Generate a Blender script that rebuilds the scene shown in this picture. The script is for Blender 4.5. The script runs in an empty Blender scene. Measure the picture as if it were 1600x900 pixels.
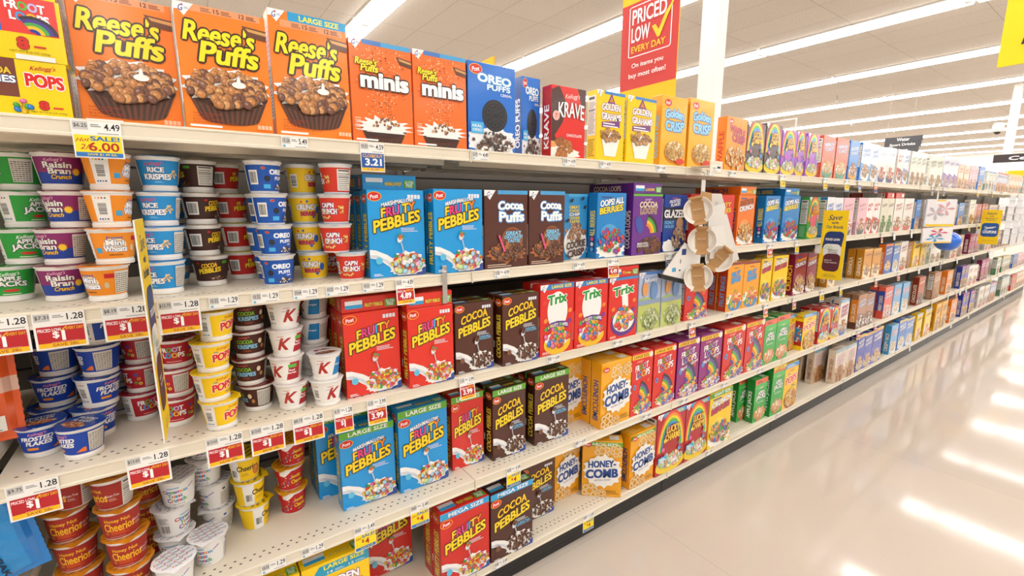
import bpy, math, random
from mathutils import Vector, Matrix
S = bpy.context.scene
COL = S.collection
LAMP = 12.4
EXPOSURE = 0.0
PI = math.pi
R = math.radians

# ---------------------------------------------------------------- colours and materials
_lin = {}
def lin(h):
    if h in _lin: return _lin[h]
    v = h.lstrip('#')
    c = []
    for i in (0, 2, 4):
        x = int(v[i:i+2], 16) / 255.0
        c.append(x / 12.92 if x <= .04045 else ((x + .055) / 1.055) ** 2.4)
    _lin[h] = (c[0], c[1], c[2], 1.0)
    return _lin[h]

def mat(name, color=None, rough=.5, metal=0., coat=0., noise=0., nscale=40., emit=None, estr=0., bump=0., spec=.5, attr=False, trans=0., alpha=1.):
    m = bpy.data.materials.new(name); m.use_nodes = True
    nt = m.node_tree; N = nt.nodes; L = nt.links
    b = N['Principled BSDF']
    b.inputs['Roughness'].default_value = rough
    b.inputs['Metallic'].default_value = metal
    b.inputs['Coat Weight'].default_value = coat
    b.inputs['Coat Roughness'].default_value = .12
    b.inputs['Specular IOR Level'].default_value = spec
    b.inputs['Transmission Weight'].default_value = trans
    b.inputs['Alpha'].default_value = alpha
    src = None
    if attr:
        a = N.new('ShaderNodeAttribute'); a.attribute_name = 'ink'; src = a.outputs['Color']
    elif color:
        b.inputs['Base Color'].default_value = lin(color)
    if noise or bump:
        tc = N.new('ShaderNodeTexCoord'); no = N.new('ShaderNodeTexNoise')
        no.inputs['Scale'].default_value = nscale; no.inputs['Detail'].default_value = 4
        L.new(tc.outputs['Object'], no.inputs['Vector'])
        if noise:
            hs = N.new('ShaderNodeHueSaturation')
            mr = N.new('ShaderNodeMapRange')
            mr.inputs['To Min'].default_value = 1 - noise; mr.inputs['To Max'].default_value = 1 + noise
            L.new(no.outputs['Fac'], mr.inputs['Value']); L.new(mr.outputs['Result'], hs.inputs['Value'])
            if src: L.new(src, hs.inputs['Color'])
            else: hs.inputs['Color'].default_value = lin(color)
            src = hs.outputs['Color']
        if bump:
            bp = N.new('ShaderNodeBump'); bp.inputs['Strength'].default_value = bump; bp.inputs['Distance'].default_value = .002
            L.new(no.outputs['Fac'], bp.inputs['Height']); L.new(bp.outputs['Normal'], b.inputs['Normal'])
    if src: L.new(src, b.inputs['Base Color'])
    if emit:
        b.inputs['Emission Color'].default_value = lin(emit); b.inputs['Emission Strength'].default_value = estr
    return m

M = {}
M['card'] = mat('printed_cardboard', attr=True, rough=.34, coat=.35, noise=.03, nscale=60)
M['foil'] = mat('printed_foil_film', attr=True, rough=.22, coat=.3, noise=.04, nscale=30, bump=.25)
M['paper'] = mat('printed_paper', attr=True, rough=.55, noise=.02, nscale=80)
M['tub'] = mat('white_tub_plastic', '#f2f0ec', rough=.35, noise=.02)
M['steel'] = mat('cream_enamelled_steel', '#e8dfcb', rough=.38, noise=.025, nscale=6, attr=False)
M['steelink'] = mat('cream_steel_with_marks', attr=True, rough=.38, noise=.025, nscale=6)
M['back'] = mat('grey_back_panel', '#6d6861', rough=.6, noise=.08, nscale=8)
M['kick'] = mat('black_kick_plate', '#1c1c1e', rough=.35, noise=.15, nscale=10)
M['metal'] = mat('bright_metal', '#c8c8c8', rough=.25, metal=1., noise=.02)
M['white'] = mat('white_paint', '#f3f2ef', rough=.45, noise=.02, nscale=4)
M['plastic'] = mat('clear_hook_plastic', '#e9eaec', rough=.15, coat=.3, noise=.02)
M['bag'] = mat('printed_film_bag', attr=True, rough=.18, coat=.5, noise=.05, nscale=14, bump=.9)
M['lamp'] = mat('lamp_diffuser', '#ffffff', emit='#fffefd', estr=LAMP, noise=.01)
M['housing'] = mat('lamp_housing', '#f5f3ef', rough=.5, noise=.02)

def ceiling_mat():
    m = mat('ceiling_tiles', '#d9d0c5', rough=.9)
    nt = m.node_tree; N = nt.nodes; L = nt.links; b = N['Principled BSDF']
    tc = N.new('ShaderNodeTexCoord'); mp = N.new('ShaderNodeMapping')
    mp.inputs['Location'].default_value = (0.02, -0.25, 0)
    L.new(tc.outputs['Object'], mp.inputs['Vector'])
    br = N.new('ShaderNodeTexBrick'); br.offset = 0; br.squash = 1
    br.inputs['Scale'].default_value = 1; br.inputs['Brick Width'].default_value = .61; br.inputs['Row Height'].default_value = 1.22
    br.inputs['Mortar Size'].default_value = .006; br.inputs['Mortar Smooth'].default_value = .3
    br.inputs['Color1'].default_value = lin('#d9d0c5'); br.inputs['Color2'].default_value = lin('#d5ccc1')
    br.inputs['Mortar'].default_value = lin('#bbb1a5')
    L.new(mp.outputs['Vector'], br.inputs['Vector'])
    no = N.new('ShaderNodeTexNoise'); no.inputs['Scale'].default_value = 55; no.inputs['Detail'].default_value = 3
    L.new(tc.outputs['Object'], no.inputs['Vector'])
    mr = N.new('ShaderNodeMapRange'); mr.inputs['From Min'].default_value = .35; mr.inputs['From Max'].default_value = .65
    mr.inputs['To Min'].default_value = .9; mr.inputs['To Max'].default_value = 1.06
    L.new(no.outputs['Fac'], mr.inputs['Value'])
    hs = N.new('ShaderNodeHueSaturation'); L.new(br.outputs['Color'], hs.inputs['Color']); L.new(mr.outputs['Result'], hs.inputs['Value'])
    L.new(hs.outputs['Color'], b.inputs['Base Color'])
    return m

def floor_mat():
    m = mat('polished_floor', '#e6d9ca', rough=.13, coat=0)
    nt = m.node_tree; N = nt.nodes; L = nt.links; b = N['Principled BSDF']
    tc = N.new('ShaderNodeTexCoord')
    n1 = N.new('ShaderNodeTexNoise'); n1.inputs['Scale'].default_value = 1.3; n1.inputs['Detail'].default_value = 3
    n2 = N.new('ShaderNodeTexNoise'); n2.inputs['Scale'].default_value = 90; n2.inputs['Detail'].default_value = 5
    L.new(tc.outputs['Object'], n1.inputs['Vector']); L.new(tc.outputs['Object'], n2.inputs['Vector'])
    br = N.new('ShaderNodeTexBrick'); br.offset = 0
    br.inputs['Scale'].default_value = 1; br.inputs['Brick Width'].default_value = 1.8; br.inputs['Row Height'].default_value = 1.8
    br.inputs['Mortar Size'].default_value = .0012
    br.inputs['Color1'].default_value = lin('#ccc0b3'); br.inputs['Color2'].default_value = lin('#c9bdb0'); br.inputs['Mortar'].default_value = lin('#b0a69b')
    L.new(tc.outputs['Object'], br.inputs['Vector'])
    ad = N.new('ShaderNodeMath'); ad.operation = 'MULTIPLY_ADD'; ad.inputs[1].default_value = .10; ad.inputs[2].default_value = .95
    L.new(n1.outputs['Fac'], ad.inputs[0])
    ad2 = N.new('ShaderNodeMath'); ad2.operation = 'MULTIPLY_ADD'; ad2.inputs[1].default_value = .06
    L.new(n2.outputs['Fac'], ad2.inputs[0]); sb = N.new('ShaderNodeMath'); sb.operation = 'SUBTRACT'; sb.inputs[1].default_value = .03
    L.new(ad.outputs[0], sb.inputs[0]); L.new(sb.outputs[0], ad2.inputs[2])
    hs = N.new('ShaderNodeHueSaturation'); L.new(br.outputs['Color'], hs.inputs['Color']); L.new(ad2.outputs[0], hs.inputs['Value'])
    L.new(hs.outputs['Color'], b.inputs['Base Color'])
    # long soft undulation of the wax stretches the reflections
    mp = N.new('ShaderNodeMapping'); mp.inputs['Scale'].default_value = (1.0, 1.0, 1.0)
    L.new(tc.outputs['Object'], mp.inputs['Vector'])
    n3 = N.new('ShaderNodeTexNoise'); n3.inputs['Scale'].default_value = 7; n3.inputs['Detail'].default_value = 3
    L.new(mp.outputs['Vector'], n3.inputs['Vector'])
    bp = N.new('ShaderNodeBump'); bp.inputs['Strength'].default_value = .06; bp.inputs['Distance'].default_value = .003
    L.new(n3.outputs['Fac'], bp.inputs['Height']); L.new(bp.outputs['Normal'], b.inputs['Normal'])
    rr = N.new('ShaderNodeMapRange'); rr.inputs['To Min'].default_value = .05; rr.inputs['To Max'].default_value = .11
    L.new(n1.outputs['Fac'], rr.inputs['Value']); L.new(rr.outputs['Result'], b.inputs['Roughness'])
    return m

# ---------------------------------------------------------------- mesh builder
class MB:
    def __init__(s): s.v = []; s.f = []; s.c = []; s.m = []
    def poly(s, pts, col='#ffffff', mi=0):
        n = len(s.v); s.v.extend(pts); s.f.append(tuple(range(n, n+len(pts)))); s.c.append(col); s.m.append(mi)
    def mesh(s, vs, fs, col='#ffffff', mi=0):
        n = len(s.v); s.v.extend(vs)
        for f in fs: s.f.append(tuple(i+n for i in f)); s.c.append(col); s.m.append(mi)
    def box(s, x0, x1, y0, y1, z0, z1, col='#ffffff', mi=0, b=0.):
        if b <= 0:
            v = [(x0,y0,z0),(x1,y0,z0),(x1,y1,z0),(x0,y1,z0),(x0,y0,z1),(x1,y0,z1),(x1,y1,z1),(x0,y1,z1)]
            s.mesh(v, [(0,3,2,1),(4,5,6,7),(0,1,5,4),(2,3,7,6),(1,2,6,5),(3,0,4,7)], col, mi); return
        # chamfered box: each corner holds three vertices
        idx = {}; v = []
        for ix, (x, sx) in enumerate(((x0, 1), (x1, -1))):
            for iy, (y, sy) in enumerate(((y0, 1), (y1, -1))):
                for iz, (z, sz) in enumerate(((z0, 1), (z1, -1))):
                    for a in range(3):
                        p = [x + sx*b, y + sy*b, z + sz*b]; p[a] = (x, y, z)[a]
                        idx[(ix, iy, iz, a)] = len(v); v.append(tuple(p))
        g = idx; F = []
        for a in range(3):
            o = [i for i in range(3) if i != a]
            for e in (0, 1):
                q = []
                for (p1, p2) in ((0,0),(1,0),(1,1),(0,1)):
                    k = [0,0,0]; k[a] = e; k[o[0]] = p1; k[o[1]] = p2
                    q.append(g[(k[0], k[1], k[2], a)])
                F.append(q)
        for a in range(3):                       # the twelve edges
            o = [i for i in range(3) if i != a]
            for p1 in (0, 1):
                for p2 in (0, 1):
                    k0 = [0,0,0]; k0[o[0]] = p1; k0[o[1]] = p2; k1 = list(k0); k1[a] = 1
                    F.append([g[(*k0, o[0])], g[(*k1, o[0])], g[(*k1, o[1])], g[(*k0, o[1])]])
        for ix in (0,1):
            for iy in (0,1):
                for iz in (0,1): F.append([g[(ix,iy,iz,0)], g[(ix,iy,iz,1)], g[(ix,iy,iz,2)]])
        c = Vector(((x0+x1)/2, (y0+y1)/2, (z0+z1)/2)); out = []
        for f in F:
            P = [Vector(v[i]) for i in f]; n = (P[1]-P[0]).cross(P[2]-P[0]); m = sum(P, Vector())/len(P) - c
            out.append(tuple(f) if n.dot(m) > 0 else tuple(reversed(f)))
        s.mesh(v, out, col, mi)
    def tube(s, a, b, r, n=8, col='#ffffff', mi=0, r2=None):
        a = Vector(a); b = Vector(b); d = (b-a).normalized(); r2 = r if r2 is None else r2
        u = d.orthogonal().normalized(); w = d.cross(u); v = []
        for p, q in ((a, r), (b, r2)):
            for i in range(n):
                t = 2*PI*i/n; v.append(tuple(p + (u*math.cos(t) + w*math.sin(t))*q))
        F = [(i, (i+1) % n, n+(i+1) % n, n+i) for i in range(n)] + [tuple(reversed(range(n))), tuple(range(n, 2*n))]
        s.mesh(v, F, col, mi)
    def lathe(s, prof, n=32, col='#ffffff', mi=0, cap0=True, cap1=True):
        v = []
        for r, z in prof:
            for i in range(n):
                t = 2*PI*i/n; v.append((r*math.cos(t), r*math.sin(t), z))
        F = []
        for k in range(len(prof)-1):
            for i in range(n):
                j = (i+1) % n; F.append((k*n+i, k*n+j, (k+1)*n+j, (k+1)*n+i))
        if cap0: F.append(tuple(reversed(range(n))))
        if cap1: F.append(tuple(range((len(prof)-1)*n, len(prof)*n)))
        s.mesh(v, F, col, mi)
    def build(s, name, mats, smooth=None):
        me = bpy.data.meshes.new(name)
        me.from_pydata([tuple(p) for p in s.v], [], s.f)
        for m in (mats if isinstance(mats, (list, tuple)) else [mats]): me.materials.append(m)
        me.polygons.foreach_set('material_index', s.m)
        at = me.color_attributes.new('ink', 'FLOAT_COLOR', 'CORNER')
        buf = []
        for f, c in zip(s.f, s.c):
            buf.extend(lin(c) * len(f))
        at.data.foreach_set('color', buf)
        if smooth is not None:
            me.polygons.foreach_set('use_smooth', [True]*len(s.f))
            try: me.set_sharp_from_angle(angle=R(smooth))
            except Exception: pass
        me.validate(); me.update()
        return me

def link(name, me, parent=None, loc=(0,0,0), rot=(0,0,0), scale=(1,1,1)):
    o = bpy.data.objects.new(name, me); COL.objects.link(o)
    if parent: o.parent = parent
    o.location = loc; o.rotation_euler = rot; o.scale = scale
    return o
def tag(o, label=None, cat=None, group=None, kind=None):
    if label: o['label'] = label
    if cat: o['category'] = cat
    if group: o['group'] = group
    if kind: o['kind'] = kind
    return o
def copy_tree(o):
    c = o.copy(); COL.objects.link(c)
    for ch in list(o.children):
        d = ch.copy(); COL.objects.link(d); d.parent = c
    return c

# ---------------------------------------------------------------- lettering
_tc = {}; _rk = {}
def glyphs(txt, off):
    k = (txt, round(off, 4))
    if k in _tc: return _tc[k]
    cu = bpy.data.curves.new('lettering', 'FONT'); cu.body = txt; cu.size = 1; cu.offset = off
    cu.resolution_u = 3; cu.align_x = 'LEFT'
    ob = bpy.data.objects.new('lettering', cu)
    me = ob.to_mesh()
    v = [(p.co.x, p.co.y) for p in me.vertices]; f = []
    for p in me.polygons:
        q = tuple(p.vertices)
        if p.normal.z < 0: q = tuple(reversed(q))
        f.append(q)
    ob.to_mesh_clear(); bpy.data.objects.remove(ob); bpy.data.curves.remove(cu)
    # which letter each face belongs to
    par = list(range(len(v)))
    def root(i):
        while par[i] != i: par[i] = par[par[i]]; i = par[i]
        return i
    for q in f:
        a = root(q[0])
        for i in q[1:]: par[root(i)] = a
    isl = {}
    for i in range(len(v)): isl.setdefault(root(i), []).append(v[i][0])
    order = sorted(isl, key=lambda r: sum(isl[r])/len(isl[r]))
    _rk[k] = ([order.index(root(q[0])) for q in f], len(order))
    _tc[k] = (v, f); return _tc[k]

def _strips(P, w):
    """cuts a convex polygon along vertical lines w apart, so it can follow a curved wall"""
    a = min(p[0] for p in P); b = max(p[0] for p in P)
    i0 = int(math.floor(a/w + 1e-6)); i1 = int(math.ceil(b/w - 1e-6))
    if i1 - i0 <= 1: return [P]
    def half(Q, x, keep):
        R_ = []
        for i in range(len(Q)):
            p, q = Q[i], Q[(i+1) % len(Q)]; ip = (p[0] - x)*keep >= 0; iq = (q[0] - x)*keep >= 0
            if ip: R_.append(p)
            if ip != iq:
                t = (x-p[0])/(q[0]-p[0]); R_.append((x, p[1]+(q[1]-p[1])*t))
        return R_
    out = []; Q = P
    for i in range(i0+1, i1):
        L_ = half(Q, i*w, -1); Q = half(Q, i*w, 1)
        if len(L_) >= 3: out.append(L_)
        if len(Q) < 3: return out
    out.append(Q); return out

class Art:
    """Prints flat shapes on a surface; mp(u, v, lift) gives the point."""
    def __init__(s, parts, mp, W, H, lift=.00012, base=.0002):
        s.parts = parts; s.mp = mp; s.W = W; s.H = H; s.k = 0; s.step = lift; s.base = base; s.part = ''; s.mi = 0; s.slice = 0; s.lo = False
    def to(s, part): s.part = part; return s
    def _mb(s): return s.parts.setdefault(s.part, MB())
    def _put(s, pts, col):
        o = s.base + s.step*s.k
        W, H = s.W, s.H
        P = [(min(W, max(0, u)), min(H, max(0, v))) for u, v in pts]
        mb = s._mb()
        for q in (_strips(P, s.slice) if s.slice else (P,)): mb.poly([s.mp(u, v, o) for u, v in q], col, s.mi)
    def poly(s, pts, col):           # pts as fractions of the face
        s.k += 1; s._put([(u*s.W, v*s.H) for u, v in pts], col)
    def rect(s, u0, v0, u1, v1, col, n=1):
        s.k += 1
        for i in range(n):
            a = u0 + (u1-u0)*i/n; b = u0 + (u1-u0)*(i+1)/n
            s._put([(a*s.W, v0*s.H), (b*s.W, v0*s.H), (b*s.W, v1*s.H), (a*s.W, v1*s.H)], col)
    def ell(s, cu, cv, ru, rv, col, n=16, rot=0., new=True):   # radii as fractions of the WIDTH
        if new: s.k += 1
        c, d = math.cos(rot), math.sin(rot); P = []
        for i in range(n):
            t = 2*PI*i/n; x = ru*s.W*math.cos(t); y = rv*s.W*math.sin(t)
            P.append((cu*s.W + x*c - y*d, cv*s.H + x*d + y*c))
        s._put(P, col)
    def ring(s, cu, cv, r0, r1, col, n=12, a0=0., a1=2*PI, new=True, sq=1.):
        if new: s.k += 1
        for i in range(n):
            t0 = a0 + (a1-a0)*i/n; t1 = a0 + (a1-a0)*(i+1)/n
            f = lambda r, t: (cu*s.W + r*s.W*math.cos(t), cv*s.H + r*s.W*sq*math.sin(t))
            s._put([f(r0, t0), f(r1, t0), f(r1, t1), f(r0, t1)], col)
    def text(s, txt, cu, cv, w, h, col, out=None, ow=.05, bold=.012, rot=0., shear=0., slope=0., arc=0., cols=None, out2=None):
        base, _ = glyphs(txt, bold)
        if not base: return
        x0 = min(p[0] for p in base); x1 = max(p[0] for p in base); y0 = min(p[1] for p in base); y1 = max(p[1] for p in base)
        if x1-x0 < 1e-6 or y1-y0 < 1e-6: return
        W = w*s.W; H = h*s.H; c, d = math.cos(rot), math.sin(rot)
        v, f = glyphs(txt, min(bold, .012)); rk, nl = _rk[(txt, round(min(bold, .012), 4))]; em = H/(y1-y0); emx = W/(x1-x0)
        def lay(colour, offs):
            s.k += 1; mb = s._mb()
            for j, (ox, oy) in enumerate(offs):
                o = s.base + s.step*(s.k + .11*j)
                P = []; X = []
                for x, y in v:
                    nx = (x-x0)/(x1-x0) - .5; ny = (y-y0)/(y1-y0) - .5
                    u = nx*W; q = ny*H
                    u += shear*q; q += slope*nx*W + arc*H*(1-4*nx*nx)
                    u += ox; q += oy
                    P.append((min(s.W, max(0, cu*s.W + u*c - q*d)), min(s.H, max(0, cv*s.H + u*d + q*c)))); X.append(nx+.5)
                by = isinstance(colour, list) and nl == len(colour); fi = iter(range(len(f)))
                cc = lambda q: (colour[rk[next(fi)]] if by else None) or colour if not isinstance(colour, list) or by else None
                cc0 = lambda q: colour if not isinstance(colour, list) else colour[min(len(colour)-1, int(sum(X[i] for i in q)/len(q)*len(colour)))]
                if s.slice:
                    for q in f:
                        cq = cc(q) or cc0(q)
                        for t in _strips([P[i] for i in q], s.slice): mb.poly([s.mp(a_, b_, o) for a_, b_ in t], cq, s.mi)
                else:
                    n = len(mb.v); mb.v.extend([s.mp(a_, b_, o) for a_, b_ in P])
                    for q in f: mb.f.append(tuple(i+n for i in q)); mb.m.append(s.mi); mb.c.append(cc(q) or cc0(q))
        e = (em+emx)/2 if rot == 0 else em
        if out:
            r = (ow*.85 + max(0, bold-.012))*e; m = 4 if s.lo else (6 if s.slice else 8)
            lay(out, [(r*math.cos(2*PI*i/m+.4), r*math.sin(2*PI*i/m+.4)) for i in range(m)])
        fill = cols if cols else col
        if bold > .015:
            r = (bold-.008)*.8*min(em, emx); lay(fill, [(r, 0), (-r, 0)] if s.lo else [(r, r*.6), (-r, r*.6), (r, -r*.6), (-r, -r*.6)])
        else: lay(fill, [(0, 0)])
    def lines(s, u0, v0, u1, v1, n, col, fill=.45, seed=1):     # rows of print too small to read
        rnd = random.Random(seed); s.k += 1; dv = (v1-v0)/n
        for i in range(n):
            b = v0 + dv*i; e = u1 - (u1-u0)*rnd.random()*.3
            s._put([(u0*s.W, b*s.H), (e*s.W, b*s.H), (e*s.W, (b+dv*fill)*s.H), (u0*s.W, (b+dv*fill)*s.H)], col)
    def barcode(s, u0, v0, u1, v1, seed=1, vert=False, bg='#f4f3ef'):
        s.rect(u0, v0, u1, v1, bg); rnd = random.Random(seed); s.k += 1; n = 17
        for i in range(n):
            if vert:
                a = v0 + (v1-v0)*(.08+.84*i/n); b = a + (v1-v0)*.84/n*rnd.choice((.3, .55, .75)); p, q = u0+(u1-u0)*.1, u1-(u1-u0)*.1
                s._put([(p*s.W, a*s.H), (q*s.W, a*s.H), (q*s.W, b*s.H), (p*s.W, b*s.H)], '#333333')
            else:
                a = u0 + (u1-u0)*(.08+.84*i/n); b = a + (u1-u0)*.84/n*rnd.choice((.3, .55, .75)); p, q = v0+(v1-v0)*.12, v1-(v1-v0)*.12
                s._put([(a*s.W, p*s.H), (b*s.W, p*s.H), (b*s.W, q*s.H), (a*s.W, q*s.H)], '#333333')
    def nutri(s, u0, v0, u1, v1, seed=1, n=16, bg='#e9e6df', ink='#4a4a48'):
        s.rect(u0, v0, u1, v1, bg); du = u1-u0; dv = v1-v0
        s.rect(u0+du*.08, v0+dv*.9, u0+du*.8, v0+dv*.96, ink)
        s.lines(u0+du*.06, v0+dv*.06, u1-du*.06, v0+dv*.85, n, '#8b8883', .4, seed)
        s.rect(u0+du*.06, v0+dv*.62, u1-du*.06, v0+dv*.64, ink)
    def pile(s, cu, cv, ru, rv, n, r, cols, seed=1, kind='puff', new=True):
        """a heap of cereal pieces inside an ellipse; ru, rv, r as fractions of the width"""
        rnd = random.Random(seed); P = []
        for i in range(n*4):
            a = rnd.uniform(-1, 1); b = rnd.uniform(-1, 1)
            if a*a + b*b <= 1: P.append((a, b))
            if len(P) >= n: break
        P.sort(key=lambda p: -p[1])
        for a, b in P:
            s.k += .25
            u = cu + a*ru; v = cv + b*rv*s.W/s.H; rr = r*rnd.uniform(.85, 1.2); c = rnd.choice(cols); ro = rnd.uniform(0, PI)
            if kind == 'loop':
                s.ring(u, v, rr*.42, rr, c, 9, new=False)
            elif kind == 'flake':
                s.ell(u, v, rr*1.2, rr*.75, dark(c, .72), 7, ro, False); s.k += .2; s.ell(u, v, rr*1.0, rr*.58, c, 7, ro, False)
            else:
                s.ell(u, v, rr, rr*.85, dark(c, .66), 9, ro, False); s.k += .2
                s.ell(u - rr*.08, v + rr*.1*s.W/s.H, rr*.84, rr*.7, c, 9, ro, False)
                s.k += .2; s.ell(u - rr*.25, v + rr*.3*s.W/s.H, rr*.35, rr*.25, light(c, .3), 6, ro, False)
    def blob(s, cu, cv, ru, rv, col, spikes=9, amp=.35, seed=1, n=64, v0=None):
        rnd = random.Random(seed); ph = [rnd.uniform(.4, 1.) for _ in range(spikes)]; s.k += 1; P = []
        for i in range(n):
            t = 2*PI*i/n; q = (t/(2*PI)*spikes); j = int(q) % spikes; w = 1 - abs((q-int(q))*2-1)
            k = 1 + amp*ph[j]*(w**2.2)
            P.append((cu*s.W + ru*s.W*k*math.cos(t), max((v0*s.H if v0 is not None else -9), cv*s.H + rv*s.W*k*math.sin(t))))
        c = (cu*s.W, cv*s.H)
        for i in range(n): s._put([c, P[i], P[(i+1) % n]], col)
    def post(s, cu, cv, r=.11):
        s.to('brand_badge'); s.ell(cu, cv, r*1.12, r*.72, '#f5b21a', 20); s.ell(cu, cv, r, r*.61, '#d8201f', 20)
        s.text('Post', cu, cv, r*1.25, r*.62*s.W/s.H, '#ffffff', bold=.02, slope=.15)
    def gmills(s, w=.2):
        s.to('brand_badge'); k = s.W/s.H
        s.poly([(0, 1), (0, 1-w*.45*k), (w*.22, 1-w*.42*k), (w*.5, 1-w*.75*k), (w*1.05, 1)], '#fbfbfb')
        s.text('G', w*.36, 1-w*.32*k, w*.24, w*.36*k, '#1f3fa0', bold=.01, shear=.2)
        s.ell(w*.45, 1-w*.14*k, w*.05, w*.05, '#d8322a', 8)
        s.lines(w*.55, 1-w*.35*k, w*.8, 1-w*.22*k, 2, '#7f93c8')
    def kell(s, cu, cv, w=.3, col='#c8102e'):
        s.text("Kellogg's", cu, cv, w, w*.3*s.W/s.H, col, bold=.008, shear=.35, slope=.08)
    def facts(s, u0, v0, w, bg=None, ink='#ffffff'):
        s.k += 1
        for i in range(4):
            a = u0 + w*i/4
            s._put([(a*s.W, v0*s.H), ((a+w*.2)*s.W, v0*s.H), ((a+w*.2)*s.W, v0*s.H+w*.28*s.W), (a*s.W, v0*s.H+w*.28*s.W)], ink)

def _rgb(h): return [int(h[i:i+2], 16) for i in (1, 3, 5)]
def dark(h, k): return '#%02x%02x%02x' % tuple(int(max(0, min(255, c*k))) for c in _rgb(h))
def light(h, k): return '#%02x%02x%02x' % tuple(int(max(0, min(255, c+(255-c)*k))) for c in _rgb(h))
# ---------------------------------------------------------------- carton designs
FRUIT = ['#e8432e', '#f5c21b', '#3aa83c', '#2d7fd0', '#f08a1c', '#e86ea6']
CHOC = ['#5b3423', '#6f432c', '#4a281b', '#7d5136']
TAN = ['#d9a566', '#c98f4e', '#e6bd82', '#b97c3f']
D = {}
def design(name, w, h, d, bg, desc, short, side='nutri', top=None, sidecol=None, sidetxt=None, sidetc='#ffe14a'):
    def deco(fn):
        D[name] = dict(w=w, h=h, d=d, bg=bg, fn=fn, desc=desc, short=short, side=side, top=top, sidecol=sidecol or bg, sidetxt=sidetxt, sidetc=sidetc)
        return fn
    return deco

def band(a, txt, col, tc, v=.93, hh=.065, u0=0., u1=1., slope=0.):
    a.to('size_banner'); a.rect(u0, v-hh/2, u1, v+hh/2, col)
    if txt: a.text(txt, (u0+u1)/2+.02, v, (u1-u0)*.72, hh*.62, tc, bold=.02)

def pebbles(kind, marsh=False, bnd=None):
    def f(a):
        dy = 0
        if bnd: band(a, bnd[0], bnd[1], '#ffffff', .955, .085); dy = -.075
        a.post(.12, .925+dy*1.0, .11)
        if not bnd: a.to('brand_badge'); a.facts(.7, .9, .24, ink='#e8eef8')
        else: a.to('brand_badge'); a.facts(.66, .03, .3, ink='#e8eef8')
        a.to('title_lettering')
        if marsh: a.text('MARSHMALLOW', .52, .855+dy, .58, .05, '#ffffff', '#2e2e66', .045, .03, slope=.16, arc=.25)
        if kind == 'fruity':
            a.text('FRUITY', .53, .775+dy, .62, .115, '', '#3a2312', .075, .035, slope=.2, cols=['#ffd91f', '#e8387f', '#ee4fa4', '#3cb2e8', '#ffd91f', '#f58a1f'])
        else:
            a.text('COCOA', .5, .79+dy, .7, .12, '#ffce1a', '#3a1d0c', .07, .035, slope=.2, arc=.2)
        a.text('PEBBLES', .5, .645+dy, .84, .145, '#ffdb1c', '#3a2312', .075, .04, slope=.22)
        a.to('title_lettering'); a.lines(.56, .52+dy, .88, .575+dy, 3, '#e9eef5', .4)
        if kind == 'cocoa': a.text('TURNS MILK', .76, .49+dy, .3, .03, '#8ed8ff', '#103a66', .03); a.text('CHOCOLATEY!', .76, .46+dy, .34, .03, '#8ed8ff', '#103a66', .03)
        # bowl, milk and cereal
        a.to('cereal_picture')
        a.poly([(0, .33), (.1, .32), (.3, .26), (.48, .17), (.5, .03), (.4, .03), (.33, .12), (.15, .21), (0, .235)], '#f7f7f5')
        a.poly([(0, .27), (.12, .265), (.3, .2), (.4, .12), (.37, .1), (.27, .17), (.12, .225), (0, .24)], '#d8dee6')
        a.ell(.78, .06, .3, .12, '#2f4f9f', 24)
        a.blob(.66, .14, .3, .2, '#fbfbf8', 13, .3, 3, v0=.012)
        c = FRUIT+['#f2d94b', '#e2572f'] if kind == 'fruity' else CHOC
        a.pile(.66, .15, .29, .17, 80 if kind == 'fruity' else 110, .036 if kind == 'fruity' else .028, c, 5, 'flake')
        if marsh: a.pile(.66, .13, .26, .14, 22, .05, ['#f6b9cf', '#bfe3a8', '#f7e27f', '#f9f6ee', '#a8d5f0'], 8)
        # spoon lifted out of the bowl
        a.ell(.52, .44, .05, .07, '#c9ced6', 14, -.4); a.ell(.52, .44, .036, .054, '#e8ebf0', 12, -.4)
        a.poly([(.53, .395), (.55, .4), (.6, .25), (.585, .245)], '#c9ced6')
        a.pile(.52, .465, .05, .04, 9, .028, c, 2, 'flake')
        a.ell(.14, .2, .06, .06, '#5fc4ea' if kind == 'fruity' else '#7d5136', 12)
        a.to('small_print'); a.lines(.04, .025, .2, .06, 2, '#e9eef5', .5)
    return f
PB = [('marsh_fruity', .19, .277, .055, '#149fe8', 'fruity', True, None, 'blue carton with multicoloured two-line lettering', 'blue marshmallow'),
      ('marsh_fruity_large', .195, .305, .06, '#149ce6', 'fruity', True, ('LARGE SIZE', '#63b32e'), 'blue carton with green large-size band', 'blue green-banded'),
      ('fruity', .185, .274, .055, '#e5301f', 'fruity', False, None, 'red carton with multicoloured lettering', 'red fruity'),
      ('fruity_large', .19, .305, .06, '#dd2a1e', 'fruity', False, ('LARGE SIZE', '#63b32e'), 'red carton with green large-size band', 'red green-banded'),
      ('fruity_mega', .215, .311, .07, '#d5261f', 'fruity', False, ('MEGA SIZE', '#2aa5de'), 'red carton with light blue mega-size band', 'red mega'),
      ('cocoa_pebbles', .175, .272, .055, '#54271a', 'cocoa', False, None, 'dark brown carton with yellow lettering', 'dark brown'),
      ('cocoa_pebbles_large', .19, .31, .06, '#50261b', 'cocoa', False, ('LARGE SIZE', '#63b32e'), 'dark brown carton with green band', 'brown green-banded'),
      ('cocoa_pebbles_mega', .215, .306, .07, '#4d231a', 'cocoa', False, ('MEGA SIZE', '#2aa5de'), 'dark brown carton with light blue band', 'brown blue-banded')]
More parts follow.
